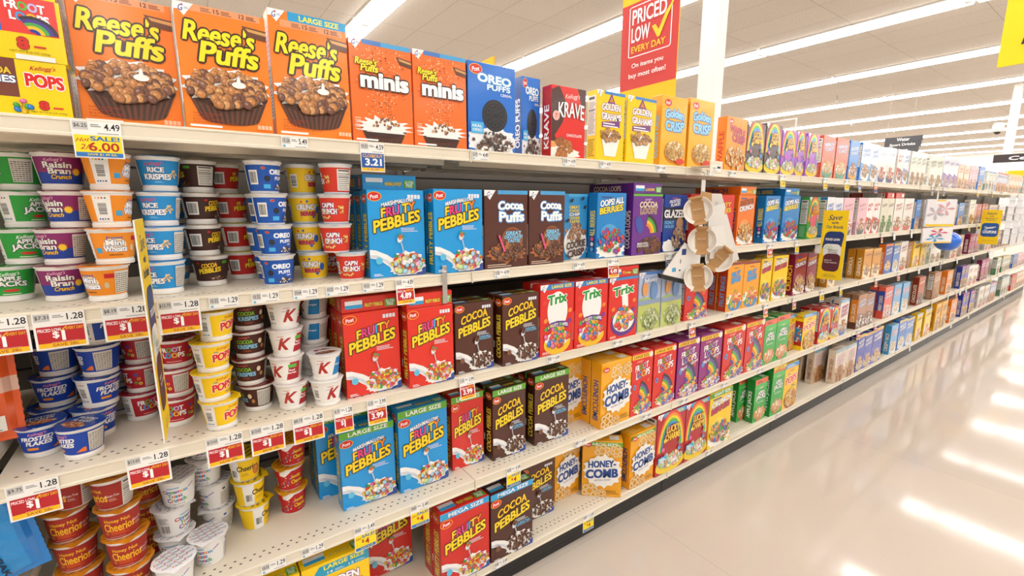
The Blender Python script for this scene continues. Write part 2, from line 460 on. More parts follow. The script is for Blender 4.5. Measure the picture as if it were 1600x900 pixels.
for nm, w, h, d, bg, k, mm, bn, desc, sh in PB:
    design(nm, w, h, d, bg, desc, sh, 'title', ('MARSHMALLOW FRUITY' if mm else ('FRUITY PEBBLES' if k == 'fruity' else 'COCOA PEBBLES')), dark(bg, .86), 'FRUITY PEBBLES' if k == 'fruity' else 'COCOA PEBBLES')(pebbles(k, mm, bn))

def paper_cup(a, cu, cv, ru, rt, seed=1, col='#5a3524'):
    """a fluted brown baking cup heaped with puffs"""
    n = 26; hh = ru*.62*a.W/a.H
    P = []
    for i in range(n+1):
        t = -1 + 2*i/n; P.append((t, -math.sqrt(max(0, 1-t*t))*.35))
    for i in range(n):
        t0, e0 = P[i]; t1, e1 = P[i+1]
        c = dark(col, 1.18 if i % 2 else .78)
        if i == 0: a.k += 1
        a.k += .01
        a._put([((cu+t0*ru)*a.W, (cv+e0*ru*a.W/a.H)*a.H), ((cu+t0*ru*.74)*a.W, (cv-hh+e0*ru*.5*a.W/a.H)*a.H), ((cu+t1*ru*.74)*a.W, (cv-hh+e1*ru*.5*a.W/a.H)*a.H), ((cu+t1*ru)*a.W, (cv+e1*ru*a.W/a.H)*a.H)], c)
    a.ell(cu, cv, ru, ru*.34, dark(col, .8), 30)

def reese(kind):
    def f(a):
        if kind == 'large': a.to('size_banner'); a.rect(.24, .93, 1, 1, '#1da1dc'); a.text('LARGE SIZE', .64, .965, .52, .045, '#f7ec2c', bold=.03)
        yb = .93 if kind == 'large' else 1.
        a.rect(.14, yb-.055, .94, yb, '#f3a26f'); a.to('small_print')
        for u, t in ((.3, ''), (.52, '15'), (.8, '12')):
            if t: a.text(t, u-.07, yb-.028, .06, .035, '#3b1d10', bold=.01)
            a.lines(u-.02, yb-.045, u+.1, yb-.01, 3, '#7d4327')
        a.gmills(.2)
        a.to('title_lettering')
        dy = -.045 if kind == 'large' else 0
        a.text("Reese's", .47, .79+dy, .78, .175, '#fcea12', '#3b1d10', .075, .035, shear=.2, slope=-.02)
        a.text('Puffs', .56, .635+dy, .66, .18, '#fcea12', '#3b1d10', .075, .035, shear=.2, slope=-.02)
        a.to('cereal_picture')
        a.poly([(.72, .9+dy), (1, .885+dy), (1, .8+dy), (.78, .815+dy)], '#6b3d26'); a.poly([(.76, .885+dy), (1, .872+dy), (1, .845+dy), (.79, .86+dy)], '#d8a35c')
        paper_cup(a, .5, .3, .455, 0)
        a.blob(.5, .375, .43, .19, '#fbfaf7', 12, .42, 4)
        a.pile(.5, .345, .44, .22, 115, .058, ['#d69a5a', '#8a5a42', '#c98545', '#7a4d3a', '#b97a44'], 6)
        a.ell(.62, .39, .08, .04, '#fbfaf7'); a.poly([(.59, .39), (.65, .39), (.635, .46), (.61, .46)], '#fbfaf7')
        a.to('small_print')
        for i, t in enumerate(('SWEET & CRUNCHY', 'CORN PUFFS', 'BOLITAS DE MAIZ', 'ENDULZADAS Y CRUJIENTES')):
            a.text(t, .08+.0105*len(t), .125-.024*i, .021*len(t), .016, '#a8361b', bold=.0)
        a.facts(.8, .03, .18, ink='#f9c9a4'); a.lines(.04, .015, .4, .04, 1, '#ffffff', .7)
    return f
design('reese', .196, .285, .055, '#ff8614', 'orange carton with yellow lettering and puffs', 'orange puffs', 'pic')(reese('std'))
design('reese_large', .2, .315, .06, '#ff8614', 'tall orange carton with blue large-size band', 'tall orange', 'pic')(reese('large'))
@design('minis', .193, .288, .055, '#fb7420', 'orange carton with rounded white lettering and crumbs', 'orange speckled', 'pic')
def _(a):
    a.rect(.2, .955, 1, 1, '#4a7fc8'); a.rect(.5, .955, 1, 1, '#4aa8e0'); a.gmills(.2)
    a.to('cereal_picture'); rnd = random.Random(9); a.k += 1
    for i in range(300):
        t = rnd.random(); u = .5 + rnd.gauss(0, .1+.14*abs(t-.1)); v = .14+.8*t
        if .05 < u < .95: a.ell(u, v, .010, .009, rnd.choice(['#f2c98c', '#a5491f', '#ffe0b0', '#8a3d1c']), 6, 0, False)
    a.poly([(.74, .89), (1, .865), (1, .79), (.8, .81)], '#6b3d26'); a.poly([(.78, .875), (1, .852), (1, .83), (.8, .85)], '#d8a35c')
    paper_cup(a, .5, .135, .37, 0, col='#4d2a1e'); a.blob(.5, .16, .34, .12, '#fbfaf7', 15, .75, 2, v0=.105); a.pile(.5, .2, .24, .08, 26, .022, ['#d69a5a', '#8a5a42'], 3)
    a.to('title_lettering'); a.text("Reese's", .25, .79, .34, .075, '#fcea12', '#3b1d10', .05, .04, shear=.18); a.text('Puffs', .3, .73, .28, .075, '#fcea12', '#3b1d10', .05, .04, shear=.18)
    a.text('minis', .54, .615, .8, .17, '#ffffff', '#3b1d10', .05, .06)
    a.to('small_print'); a.lines(.03, .12, .14, .25, 6, '#f9c9a4'); a.lines(.04, .015, .4, .04, 1, '#ffffff', .7)
@design('oreo', .198, .289, .055, '#1272d8', 'blue carton with white lettering and black cookie', 'blue cookie', 'title', None, '#0b4f9c', 'OREO PUFFS', '#ffffff')
def _(a):
    a.post(.16, .92, .12); a.to('title_lettering')
    a.text('OREO', .55, .83, .72, .1, '#ffffff', '#2aa0e8', .06, .05, slope=-.03); a.text('PUFFS', .64, .74, .5, .065, '#ffffff', '#2aa0e8', .05, .03); a.text('CEREAL', .8, .67, .25, .03, '#ffffff')
    a.to('cereal_picture'); a.blob(.5, .12, .5, .22, '#f4f6fa', 13, .3, 6, v0=.005)
    a.ell(.55, .42, .27, .27, '#17181c', 34); a.ell(.55, .42, .245, .245, '#2a2c33', 34); a.ring(.55, .42, .19, .215, '#16171b', 30)
    a.ring(.55, .42, .09, .1, '#121316', 20)
    for i in range(12):
        t = i*PI/6; a.ell(.55+.15*math.cos(t), .42+.15*math.sin(t)*a.W/a.H, .025, .025, '#15161a', 6)
    a.text('OREO', .55, .42, .13, .04, '#17181c', bold=.02)
    a.rect(.04, .2, .3, .33, '#49b6ee'); a.text('REAL', .17, .285, .2, .03, '#fff'+'fff', bold=.01); a.text('OREO', .17, .24, .2, .03, '#ffffff', bold=.01)
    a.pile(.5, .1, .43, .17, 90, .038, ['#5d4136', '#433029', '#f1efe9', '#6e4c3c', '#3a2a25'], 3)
@design('krave', .183, .262, .055, '#e32219', 'red carton with white hand-drawn lettering', 'red and brown', 'title', None, '#b81a1d', 'KRAVE', '#ffffff')
def _(a):
    a.to('cereal_picture'); a.poly([(0, .93), (.22, 1), (.4, .8), (.33, .5), (.1, .3), (.3, .1), (0, .1)], '#4b2620')
    a.poly([(.75, 1), (1, 1), (1, .7), (.85, .8)], '#4b2620')
    a.blob(.25, .1, .35, .18, '#e8a25c', 7, .3, 5, v0=.01); a.blob(.3, .06, .5, .12, '#fbf3ea', 9, .3, 4, v0=.005)
    a.pile(.3, .12, .3, .16, 22, .085, ['#c27a3f', '#d89455', '#a8642f'], 2, 'flake')
    a.to('title_lettering'); a.kell(.6, .87, .42, '#ffd9d0'); a.text('KRAVE', .57, .66, .76, .22, '#ffffff', '#3a1714', .03, .02, arc=.1)
    a.text('CHOCOLATE', .66, .32, .45, .04, '#ffffff'); a.ell(.13, .58, .1, .1, '#f3b5a8', 18); a.text('7', .13, .58, .06, .06, '#c3221b')
@design('golden_grahams', .18, .28, .055, '#ffd400', 'yellow carton with purple-edged white lettering', 'yellow graham', 'nutri')
def _(a):
    a.rect(.25, .955, 1, 1, '#4a8fd0'); a.gmills(.2); a.to('title_lettering')
    a.poly([(.5, .98), (.36, .83), (.64, .83)], '#7a3f92'); a.poly([(.5, .93), (.42, .85), (.58, .85)], '#d88b2a')
    a.text('GOLDEN', .5, .77, .66, .105, '#ffffff', '#7a3f92', .06, .05, arc=.12); a.text('GRAHAMS', .52, .65, .72, .105, '#ffffff', '#7a3f92', .06, .05, arc=-.12)
    a.poly([(.18, .56), (.82, .59), (.82, .5), (.18, .48)], '#7a3f92'); a.lines(.22, .495, .78, .57, 2, '#ffffff')
    a.to('cereal_picture'); a.poly([(.16, .36), (.84, .36), (.7, .07), (.3, .07)], '#fbfaf4'); a.ell(.5, .36, .34, .1, '#ffffff', 26)
    a.pile(.5, .37, .33, .13, 50, .055, ['#b98552', '#9c6b3f', '#cf9f6a'], 4, 'flake')
@design('golden_crisp', .2, .315, .06, '#fbb81a', 'golden carton with light blue bubble lettering', 'golden blue-lettered', 'title', None, '#f0a414', 'GOLDEN CRISP', '#7ec8ee')
def _(a):
    a.post(.22, .9, .13); a.to('title_lettering')
    a.text('Golden', .5, .735, .74, .135, '#9ad8f5', '#1f6fc4', .07, .05, arc=.2); a.text('CRISP', .52, .59, .74, .15, '#9ad8f5', '#1f6fc4', .07, .05, arc=-.12)
    a.to('cereal_picture'); a.ell(.55, .2, .4, .26, '#e0860e', 28); a.ell(.55, .22, .37, .22, '#fff3cf', 28)
    a.pile(.55, .22, .36, .21, 110, .036, ['#e3b25f', '#f2cf86', '#c98c3c'], 7, 'flake'); a.ell(.75, .07, .18, .07, '#d93a1e', 18)
@design('gold_large', .2, .30, .065, '#ffd400', 'yellow carton with teal large-size band', 'yellow teal-banded', 'nutri', 'GRAHAMS')
def _(a):
    a.to('size_banner'); a.poly([(.15, .88), (.25, .97), (1, .97), (1, .84), (.2, .84)], '#1f9fc4'); a.text('LARGE SIZE', .62, .935, .62, .05, '#f7ec2c', bold=.03); a.text('14', .4, .868, .08, .03, '#ffffff', bold=.01); a.text('12', .72, .868, .08, .03, '#ffffff', bold=.01); a.lines(.47, .855, .62, .885, 2, '#bfe6f2'); a.lines(.78, .855, .95, .885, 2, '#bfe6f2')
    a.to('title_lettering'); a.text('GOLDEN', .5, .72, .66, .105, '#ffffff', '#7a3f92', .06, .05, arc=.12); a.text('GRAHAMS', .52, .6, .72, .105, '#ffffff', '#7a3f92', .06, .05, arc=-.12)
    a.to('cereal_picture'); a.pile(.5, .3, .4, .2, 50, .055, ['#b98552', '#9c6b3f', '#cf9f6a'], 4, 'flake')
@design('waffle_crisp', .19, .277, .055, '#f99d1c', 'orange carton with red waffle lettering', 'orange waffle', 'title', None, '#f28a12', 'WAFFLE', '#d8321f')
def _(a):
    a.post(.2, .92, .12); a.to('title_lettering')
    a.text('WAFFLE', .52, .75, .76, .14, '#d8321f', '#2a3f9a', .04, .03, slope=-.2); a.text('CRISP', .6, .6, .62, .14, '#d8321f', '#2a3f9a', .04, .03, slope=-.15)
    a.to('cereal_picture'); a.pile(.5, .24, .47, .3, 90, .055, ['#eab06b', '#f5d3a2', '#d58f45'], 5, 'flake')

def lucky(bgc, txtc='#ffd43a', bnd=None, low='#f7d417'):
    def f(a):
        a.gmills(.2)
        dy = 0
        if bnd: a.to('size_banner'); a.rect(.2, .925, 1, 1, '#1da1dc'); a.text(bnd, .6, .96, .6, .045, '#f7ec2c', bold=.03); dy = -.04
        a.to('cereal_picture')
        for i, c in enumerate(('#e83a34', '#f6912a', '#f7e02f', '#5bbf45', '#3ba1e0', '#8a56c0')):
            a.ring(.5, .42+dy, .46-.035*i, .495-.035*i, c, 26, 0, PI, sq=2.0 if not bnd else 1.9)
        a.ell(.5, .5+dy, .285, .45, bgc, 26)
        a.ell(.5, .13, .52, .2, low, 26); a.blob(.5, .2, .4, .13, '#fdfdfb', 11, .35, 4)
        a.pile(.5, .2, .42, .17, 60, .045, ['#e7c48a', '#f29bc0', '#a3d977', '#fdf6d8', '#8fc9f0', '#d7a860', '#fbe25b'], 5)
        a.to('title_lettering'); a.text('LUCKY', .52, .76+dy, .46, .12, txtc, '#8a2a12', .06, .04); a.text('CHARMS', .52, .635+dy, .54, .12, txtc, '#8a2a12', .06, .04)
        a.to('cereal_picture')
        for u, v, c in ((.2, .42, '#f06aa8'), (.8, .46, '#57b947'), (.25, .56, '#f4d93a'), (.78, .34, '#3aa0e0')): a.ell(u, v, .06, .06, c, 5, .3)
        if bnd: a.rect(.04, .24, .34, .31, '#48b9ea'); a.lines(.07, .25, .3, .3, 2, '#fdf6d8', .6)
    return f
design('lucky_dark', .19, .277, .055, '#5f5049', 'dark grey-brown carton with rainbow and yellow lettering', 'dark rainbow')(lucky('#5f5049'))
design('lucky_purple', .178, .27, .055, '#b065cf', 'purple carton with rainbow and yellow lettering', 'purple rainbow')(lucky('#b065cf'))
design('lucky_rainbow', .17, .283, .055, '#3fa64a', 'green-edged carton with rainbow and orange lettering', 'rainbow')(lucky('#e8578a', '#ffb02a'))
design('lucky_red', .19, .265, .065, '#c8201f', 'red carton with rainbow and yellow lettering', 'red rainbow')(lucky('#c8201f', bnd='LARGE SIZE'))
design('lucky_giant', .235, .35, .08, '#b81e26', 'giant dark red carton with rainbow points', 'giant red rainbow')(lucky('#b81e26', bnd='GIANT SIZE'))

@design('cocoa_puffs', .19, .281, .055, '#55291e', 'brown carton with white and blue puffs lettering', 'brown puffs', 'pic')
def _(a):
    a.rect(.3, .95, 1, 1, '#4aa3dc'); a.gmills(.24); a.to('title_lettering')
    a.text('Cocoa', .6, .8, .6, .12, '#ffffff', '#2f8fd8', .06, .06, arc=.12); a.text('Puffs', .62, .67, .6, .14, '#ffffff', '#2f8fd8', .06, .06, arc=-.08)
    a.to('cereal_picture'); a.ell(.63, .36, .25, .25, '#9a5a30', 26); a.ell(.63, .38, .2, .2, '#7b4425', 26)
    a.text('GREAT', .66, .45, .36, .05, '#8fe0fa', '#1d6fb0', .05, .03); a.text('CHOCOLATEY', .66, .4, .44, .045, '#8fe0fa', '#1d6fb0', .05, .03); a.text('TASTE!', .66, .35, .3, .045, '#8fe0fa', '#1d6fb0', .05, .03)
    a.blob(.5, .2, .4, .17, '#b9703d', 14, .4, 3); a.pile(.5, .21, .36, .17, 70, .045, CHOC, 4)
    a.poly([(.28, .43), (.32, .43), (.45, .22), (.41, .21)], '#e8558f'); a.to('small_print'); a.lines(.03, .02, .6, .07, 2, '#d9c0ae')
@design('cookie_crisp', .17, .276, .055, '#2a93d4', 'light blue carton with chocolate chip cookies', 'light blue cookie')
def _(a):
    a.rect(.2, .96, 1, 1, '#4ab4ea'); a.to('title_lettering')
    for i, t in enumerate(('GREAT', 'CHOC', 'CHIP', 'COOKIE', 'TASTE!')): a.text(t, .45, .8-.055*i, .44, .045, '#f7e23a' if i != 2 else '#ffffff', '#33405a', .04, .03)
    a.to('cereal_picture'); a.ell(.5, .25, .48, .42, '#f6f6f2', 30); a.pile(.5, .42, .42, .2, 60, .05, ['#7d5340', '#9a6c52', '#b98a66'], 3)
    for u, v in ((.3, .9), (.75, .93), (.85, .8), (.15, .6)): a.ell(u, v, .07, .04, '#37221c', 10, .6)
    a.to('title_lettering'); a.text('COOKIE', .5, .23, .8, .12, '#4e2c20', bold=.05, slope=.1); a.text('CRISP', .5, .1, .72, .12, '#4e2c20', bold=.05, slope=.1)

def crunch(title, tcols, bgc, bn=None, art='berries'):
    def f(a):
        dy = 0
        if bn: band(a, bn, '#4b9a35', '#ffffff', .955, .085); dy = -.06
        a.to('title_lettering'); a.lines(.12, .92+dy, .5, .95+dy, 1, '#31508f', .8)
        for i, (t, c, o) in enumerate(tcols): a.text(t, .48 if i else .5, .865-.115*i+dy, .82, .105, c, o, .05, .045, slope=.12)
        a.to('cereal_picture'); a.blob(.5, .13, .46, .18, '#fbfaf5', 12, .35, 4, v0=.01)
        a.ell(.42, .38, .3, .22, light(bgc, .25), 26)
        if art == 'berries': a.pile(.5, .26, .42, .3, 75, .055, ['#d8302c', '#2f61b8', '#3a9e45', '#8e3aa0', '#d8302c'], 5)
        elif art == 'mix': a.pile(.5, .26, .42, .3, 75, .055, ['#e9b45a', '#d8a045', '#d8302c', '#3a9e45', '#2f61b8'], 5)
        else: a.pile(.5, .26, .42, .3, 80, .055, ['#d9a050', '#e8bd72', '#b97a35'], 5)
        a.to('small_print'); a.lines(.7, .02, .95, .06, 2, '#ffffff')
    return f
design('oops_berries', .19, .282, .055, '#1287d3', 'blue carton with white and yellow berry lettering', 'blue berry', 'title', 'OOPS! ALL BERRIES', '#1277bd', 'OOPS! ALL BERRIES', '#f4de34')(crunch('', [('OOPS! ALL', '#ffffff', '#1c2a5e'), ('BERRIES', '#f8e02c', '#1c2a5e')], '#1287d3'))
design('pb_crunch', .185, .285, .055, '#f47a16', 'orange carton with white crunch lettering', 'orange crunch', 'title', 'CRUNCH', '#e86a10', 'CRUNCH', '#2b3f8a')(crunch('', [('PEANUT BUTTER', '#b6541c', '#3a2312'), ('CRUNCH', '#ffffff', '#223a86')], '#f47a16', art='nut'))
design('crunch_berries', .19, .285, .055, '#fbd30e', 'yellow carton with white crunch lettering', 'yellow crunch', 'title', 'CRUNCH', '#eec00a', 'CRUNCH', '#223a86')(crunch('', [('CRUNCH', '#ffffff', '#223a86'), ('BERRIES', '#c8275a', '#5a1033')], '#fbd30e', art='mix'))
design('crunch_giant', .235, .353, .08, '#fbd30e', 'giant yellow carton with green band', 'giant yellow', 'title', 'CRUNCH BERRIES', '#eec00a', 'CRUNCH', '#223a86')(crunch('', [('CRUNCH', '#ffffff', '#223a86'), ('BERRIES', '#c8275a', '#5a1033')], '#fbd30e', 'GIANT SIZE', 'mix'))
design('cinn_crunch', .18, .28, .055, '#8f1440', 'maroon carton with orange and white crunch lettering', 'maroon crunch', 'title', 'CRUNCH', '#85103a', 'CRUNCH', '#ffd22a')(crunch('', [('Cinnamon', '#f6a51d', '#4e0b22'), ('CRUNCH', '#ffffff', '#223a86')], '#a01f48', art='nut'))

FLC = ['#d63a2e', '#f4932a', '#f2d43b', '#4fae49', '#3b79c8', '#8657b0']
def froot(bgc, bn=None, marsh=False, title=True):
    def f(a):
        dy = 0
        if bn: a.to('size_banner'); a.rect(0, .905, .86, .975, '#fbd116'); a.text(bn, .43, .94, .7, .045, '#8b1414', bold=.025); a.ell(.9, .935, .085, .085, '#e9e9e4', 16); dy = -.07
        a.to('title_lettering'); a.kell(.38, .93+dy, .28, '#ffb7a6')
        a.text('FROOT', .47, .84+dy, .62, .105, '', '#7a1020', .03, .03, slope=.12, cols=['#ffffff', '#ffffff', '#62b846', '#b9a5d8', '#ffffff'])
        a.text('LOOPS', .53, .725+dy, .66, .115, '', '#7a1020', .03, .03, slope=.12, cols=['#ffffff', '#4fa0dc', '#f7b92b', '#ffffff', '#ffffff'])
        if marsh: a.text('Marshmallows', .54, .62+dy, .8, .07, '#ffffff', '#7a1b66', .02, .01, slope=.22)
        a.to('cereal_picture')
        # a sweep of colour ending in big loops, then the bowl
        for i, c in enumerate(('#2d3f9c', '#e8862a', '#f5c52c', '#4fae49', '#6a57a8', '#3b3440')):
            a.ring(.3, .16, .2+.07*i, .27+.07*i, c, 16, R(18), R(75), sq=1.15)
        for u, v, r, c in ((.14, .5, .075, '#3f9be0'), (.85, .3, .05, '#f2d43b'), (.8, .56, .05, '#f08030')): a.ring(u, v+dy*.5, r*.4, r, c, 14)
        a.blob(.55, .1, .42, .15, '#fbfaf5', 11, .35, 3, v0=.01)
        a.pile(.55, .12, .4, .18, 55, .06, FLC, 6, 'loop')
        if marsh: a.pile(.55, .1, .38, .13, 20, .05, ['#fbfaf5', '#f5b9d0', '#cfe8f8'], 7)
    return f
design('froot', .19, .275, .055, '#e0291f', 'plain red carton with fruit loop letters', 'red loops')(froot('#e0291f'))
design('froot_large', .18, .322, .06, '#e2281f', 'red carton with yellow large-size tab', 'red large loops', 'title', None, '#b81c1e', 'FROOT LOOPS', '#ffffff')(froot('#e2281f', 'LARGE SIZE'))
design('froot_marsh', .205, .321, .065, '#951c7a', 'purple carton with yellow tab and white script', 'purple loops', 'title', None, '#7e1467', 'FROOT LOOPS', '#ffffff')(froot('#951c7a', 'LARGE SIZE', True))
design('froot_giant', .235, .323, .075, '#dd251d', 'wide red carton with yellow giant-size tab', 'giant red loops', 'title', None, '#a81a1b', 'FROOT LOOPS', '#ffffff')(froot('#dd251d', 'GIANT SIZE'))

@design('cocoa_loops', .2, .279, .055, '#6b2a90', 'purple carton with cream cocoa loops lettering', 'purple cocoa', 'title', 'LOOPS', '#5a1f7c', 'COCOA LOOPS', '#f3e3c6')
def _(a):
    a.to('size_banner'); a.rect(0, .965, 1, 1, '#69b53c'); a.to('title_lettering'); a.kell(.5, .91, .22, '#e9c9f0'); a.text('COCOA', .52, .82, .62, .1, '#f3e3c6', '#33130f', .05, .04, arc=.15); a.text('LOOPS', .52, .72, .56, .1, '#8a5a3a', '#f3e3c6', .05, .03, arc=.1)
    a.to('cereal_picture')
    for i, c in enumerate(('#e8862a', '#f5c52c', '#4fae49', '#3a2a33')): a.ring(.4, .34, .2+.07*i, .27+.07*i, c, 14, R(5), R(75))
    a.ell(.22, .5, .12, .2, '#3a55b0', 18, .3); a.pile(.62, .13, .4, .2, 55, .065, CHOC, 6, 'loop'); a.text('MADE WITH', .35, .19, .36, .035, '#ffffff', '#33130f', .03); a.text('CHOCOLATE', .35, .15, .4, .035, '#ffffff', '#33130f', .03)
@design('glazed_holes', .19, .279, .055, '#123f9d', 'navy blue carton with large white glazed lettering', 'navy glazed')
def _(a):
    a.to('title_lettering'); a.kell(.45, .94, .22, '#e86a60'); a.text('FROSTED', .45, .89, .46, .055, '#ffffff', '#0b2a70', .03, .03, slope=.12); a.text('FLAKES', .48, .83, .4, .055, '#ffffff', '#0b2a70', .03, .03, slope=.12)
    a.rect(0, .56, 1, .78, '#101c3c'); a.text('GLAZED', .47, .67, .92, .15, '#fdfdfd', '#0b0d18', .03, .05)
    a.text('DONUT', .25, .52, .4, .055, '#7fd0f5', bold=.02); a.text('HOLES', .25, .45, .4, .055, '#7fd0f5', bold=.02)
    a.to('cereal_picture'); a.ell(.7, .5, .15, .15, '#c79a6c', 22); a.blob(.3, .1, .3, .16, '#fbfaf5', 9, .3, 3, v0=.01); a.pile(.68, .22, .3, .3, 70, .05, ['#b58f6e', '#9c7656', '#cfae8e'], 5)
def trix(bn, art2=False):
    def f(a):
        if bn: a.to('size_banner'); a.rect(.0, .925, 1, 1, '#2f7fc4'); a.text(bn, .62, .962, .6, .045, '#f7ec2c', bold=.03)
        else: a.rect(.2, .955, 1, 1, '#4a8fd0')
        a.gmills(.22); a.to('cereal_picture'); a.ell(.5, .62, .3, .42, '#f8f8f6', 28) if not art2 else a.poly([(.4, .88), (.62, .88), (.7, .3), (.5, .3)], '#fbfbf8')
        a.to('title_lettering'); a.text('Trix', .5, .79, .6 if not art2 else .78, .15, '#1f9a3c', '#ffffff', .05, .055, slope=.1)
        a.to('cereal_picture')
        for u, v, c in ((.12, .75, '#e8442e'), (.88, .6, '#f4932a'), (.15, .5, '#f4932a'), (.87, .45, '#7d3a9a'), (.17, .38, '#4fae49')): a.ell(u, v, .06, .05, c, 10, .5)
        if art2:
            a.ell(.52, .26, .44, .34, '#5d2a8c', 30); a.ell(.52, .3, .38, .3, '#f9f8f4', 30); a.pile(.5, .33, .34, .26, 45, .065, FRUIT, 3); a.text('FRUITY COLORS', .45, .42, .4, .04, '#d83a6a', '#ffffff', .03)
        else:
            a.to('title_lettering'); a.poly([(.18, .42), (.3, .46), (.5, .475), (.7, .46), (.84, .43), (.82, .35), (.68, .38), (.5, .395), (.32, .38), (.2, .35)], '#5d2a8c'); a.text('6 FRUITY SHAPES', .51, .4, .6, .05, '', None, 0, .03, arc=.5, cols=['#f7ec2c', '#ffffff', '#8fe06a', '#ffffff'])
            a.to('cereal_picture'); a.ell(.5, .16, .4, .26, '#fbc51e', 30); a.ell(.5, .22, .37, .17, '#fdfdfa', 30); a.pile(.5, .24, .36, .2, 60, .06, FRUIT, 3)
        a.to('small_print'); a.facts(.04, .03, .2, ink='#f6b8a8')
    return f
design('trix_large', .19, .294, .055, '#e3281f', 'red carton with green lettering, blue large-size band', 'red large fruit', 'pic')(trix('LARGE SIZE'))
design('trix', .198, .304, .055, '#e3281f', 'red carton with green lettering and purple bowl', 'red purple-bowl', 'title', 'Trix', '#d3221b', 'TRIX', '#ffffff')(trix(None, True))
@design('bluey', .172, .283, .055, '#b6c8e8', 'pale blue carton with green puffs in grass', 'pale blue puff')
def _(a):
    a.rect(.3, .955, 1, 1, '#5a8fd8'); a.gmills(.24); a.to('cereal_picture'); a.rect(0, 0, 1, .48, '#c5cf72'); a.ell(.3, .5, .4, .12, '#a9c46c', 20)
    a.rect(.0, .45, 1, .53, '#93a7c8'); a.ell(.55, .2, .44, .28, '#a4b85a', 28); a.pile(.55, .2, .42, .27, 60, .06, ['#c3ce9a', '#a9b67c', '#dbe3bd', '#8e9c60'], 3)
    a.ell(.25, .72, .13, .2, '#e8a35c', 18); a.ell(.65, .68, .16, .26, '#6f9ad0', 18)
    a.to('title_lettering'); a.text('bluey', .5, .86, .62, .1, '#eef3fb', '#7f97c8', .04, .05, slope=.05)
@design('fruit_rings', .18, .28, .055, '#f9a51a', 'orange carton with light blue fruit rings lettering', 'orange rings', 'title', None, '#c83c1c', 'FRUIT RINGS', '#5ab4e4')
def _(a):
    a.rect(0, .95, 1, 1, '#8a2b30'); a.to('title_lettering'); a.lines(.35, .88, .65, .9, 1, '#5a2a10', .7); a.text('FRUIT', .5, .76, .56, .11, '#49a8e2', '#1b4f9a', .05, .05, slope=.12); a.text('RINGS', .52, .64, .6, .11, '#49a8e2', '#1b4f9a', .05, .05, slope=.12)
    a.to('cereal_picture'); a.blob(.5, .22, .44, .2, '#fbfaf5', 10, .5, 3); a.ell(.55, .12, .42, .2, '#3a8fd0', 24); a.pile(.5, .24, .42, .26, 55, .06, ['#e8442e', '#f4932a', '#58b04a', '#f2d43b'], 3, 'loop')

def honeycomb(large):
    def f(a):
        if large: band(a, 'LARGE SIZE', '#63b32e', '#ffffff', .935, .08)
        rnd = random.Random(5); a.to('cereal_picture')
        def comb(cu, cv, r):
            for i in range(6):
                t = i*PI/3+.3; a.ring(cu+.62*r*math.cos(t), cv+.62*r*math.sin(t)*a.W/a.H, r*.17, r*.42, '#e3b878', 10)
                a.ring(cu+.62*r*math.cos(t), cv+.62*r*math.sin(t)*a.W/a.H, r*.2, r*.32, '#f4d9a6', 10)
        comb(.5, .82, .21); comb(.86, .83, .18); comb(.2, .1, .22); comb(.5, .06, .14)
        a.blob(.52, .47, .44, .4, '#f7f5ef', 15, .28, 8)
        a.post(.13, .9 if not large else .93, .1)
        a.to('title_lettering'); a.text('HONEY-', .5, .6, .7, .13, '#17468f', '#dfe6f2', .03, .055, slope=.1); a.text('COMB', .5, .43, .82, .17, '#17468f', '#dfe6f2', .03, .06, slope=.1)
        a.text('BIG REAL HONEY', .52, .315, .4, .025, '#3f5f9a', bold=.005, slope=.1); a.to('small_print'); a.lines(.62, .07, .95, .14, 3, '#8f6a1a')
    return f
design('honeycomb', .195, .32, .065, '#fbb31a', 'golden yellow carton with navy honeycomb lettering', 'golden navy-lettered', 'title', None, '#f5a714', 'HONEYCOMB', '#17468f')(honeycomb(False))
design('honeycomb_large', .198, .3, .07, '#f9ae17', 'golden yellow carton with green band', 'golden green-banded', 'title', None, '#f5a714', 'HONEYCOMB', '#17468f')(honeycomb(True))
@design('apple_jacks', .17, .3, .055, '#37b04a', 'green carton with dark lettering over cereal rings', 'green rings', 'title', None, '#1f8a35', 'APPLE JACKS', '#ffffff')
def _(a):
    a.rect(0, .88, 1, 1, '#f0714f'); a.lines(.15, .91, .6, .97, 2, '#5a2a20'); a.ell(.5, .82, .5, .12, '#4cc35a', 24)
    a.to('title_lettering'); a.kell(.5, .79, .3, '#ffe0e0'); a.text('APPLE', .52, .66, .5, .08, '#ffffff', '#1e1e22', .06, .04, arc=.2); a.text('JACKS', .5, .55, .72, .13, '#ffffff', '#1e1e22', .06, .04, arc=.15)
    a.text('APPLE & CINNAMON', .5, .45, .5, .03, '#eaf7e0'); a.to('cereal_picture'); a.blob(.5, .18, .4, .22, '#f6ead2', 9, .3, 3, v0=.01); a.pile(.5, .18, .42, .28, 50, .06, ['#e07a55', '#d9a05a', '#8bb85a', '#e8956a'], 4, 'loop')
design('apple_jacks_large', .173, .357, .06, '#37b04a', 'tall green carton with yellow top band', 'tall green', 'title', None, '#1f8a35', 'APPLE JACKS', '#ffffff')(lambda a: (D['apple_jacks']['fn'](a), a.to('size_banner'), a.rect(0, .93, 1, 1, '#f7d417'), a.text('LARGE SIZE', .5, .965, .6, .035, '#8b1414', bold=.02)))
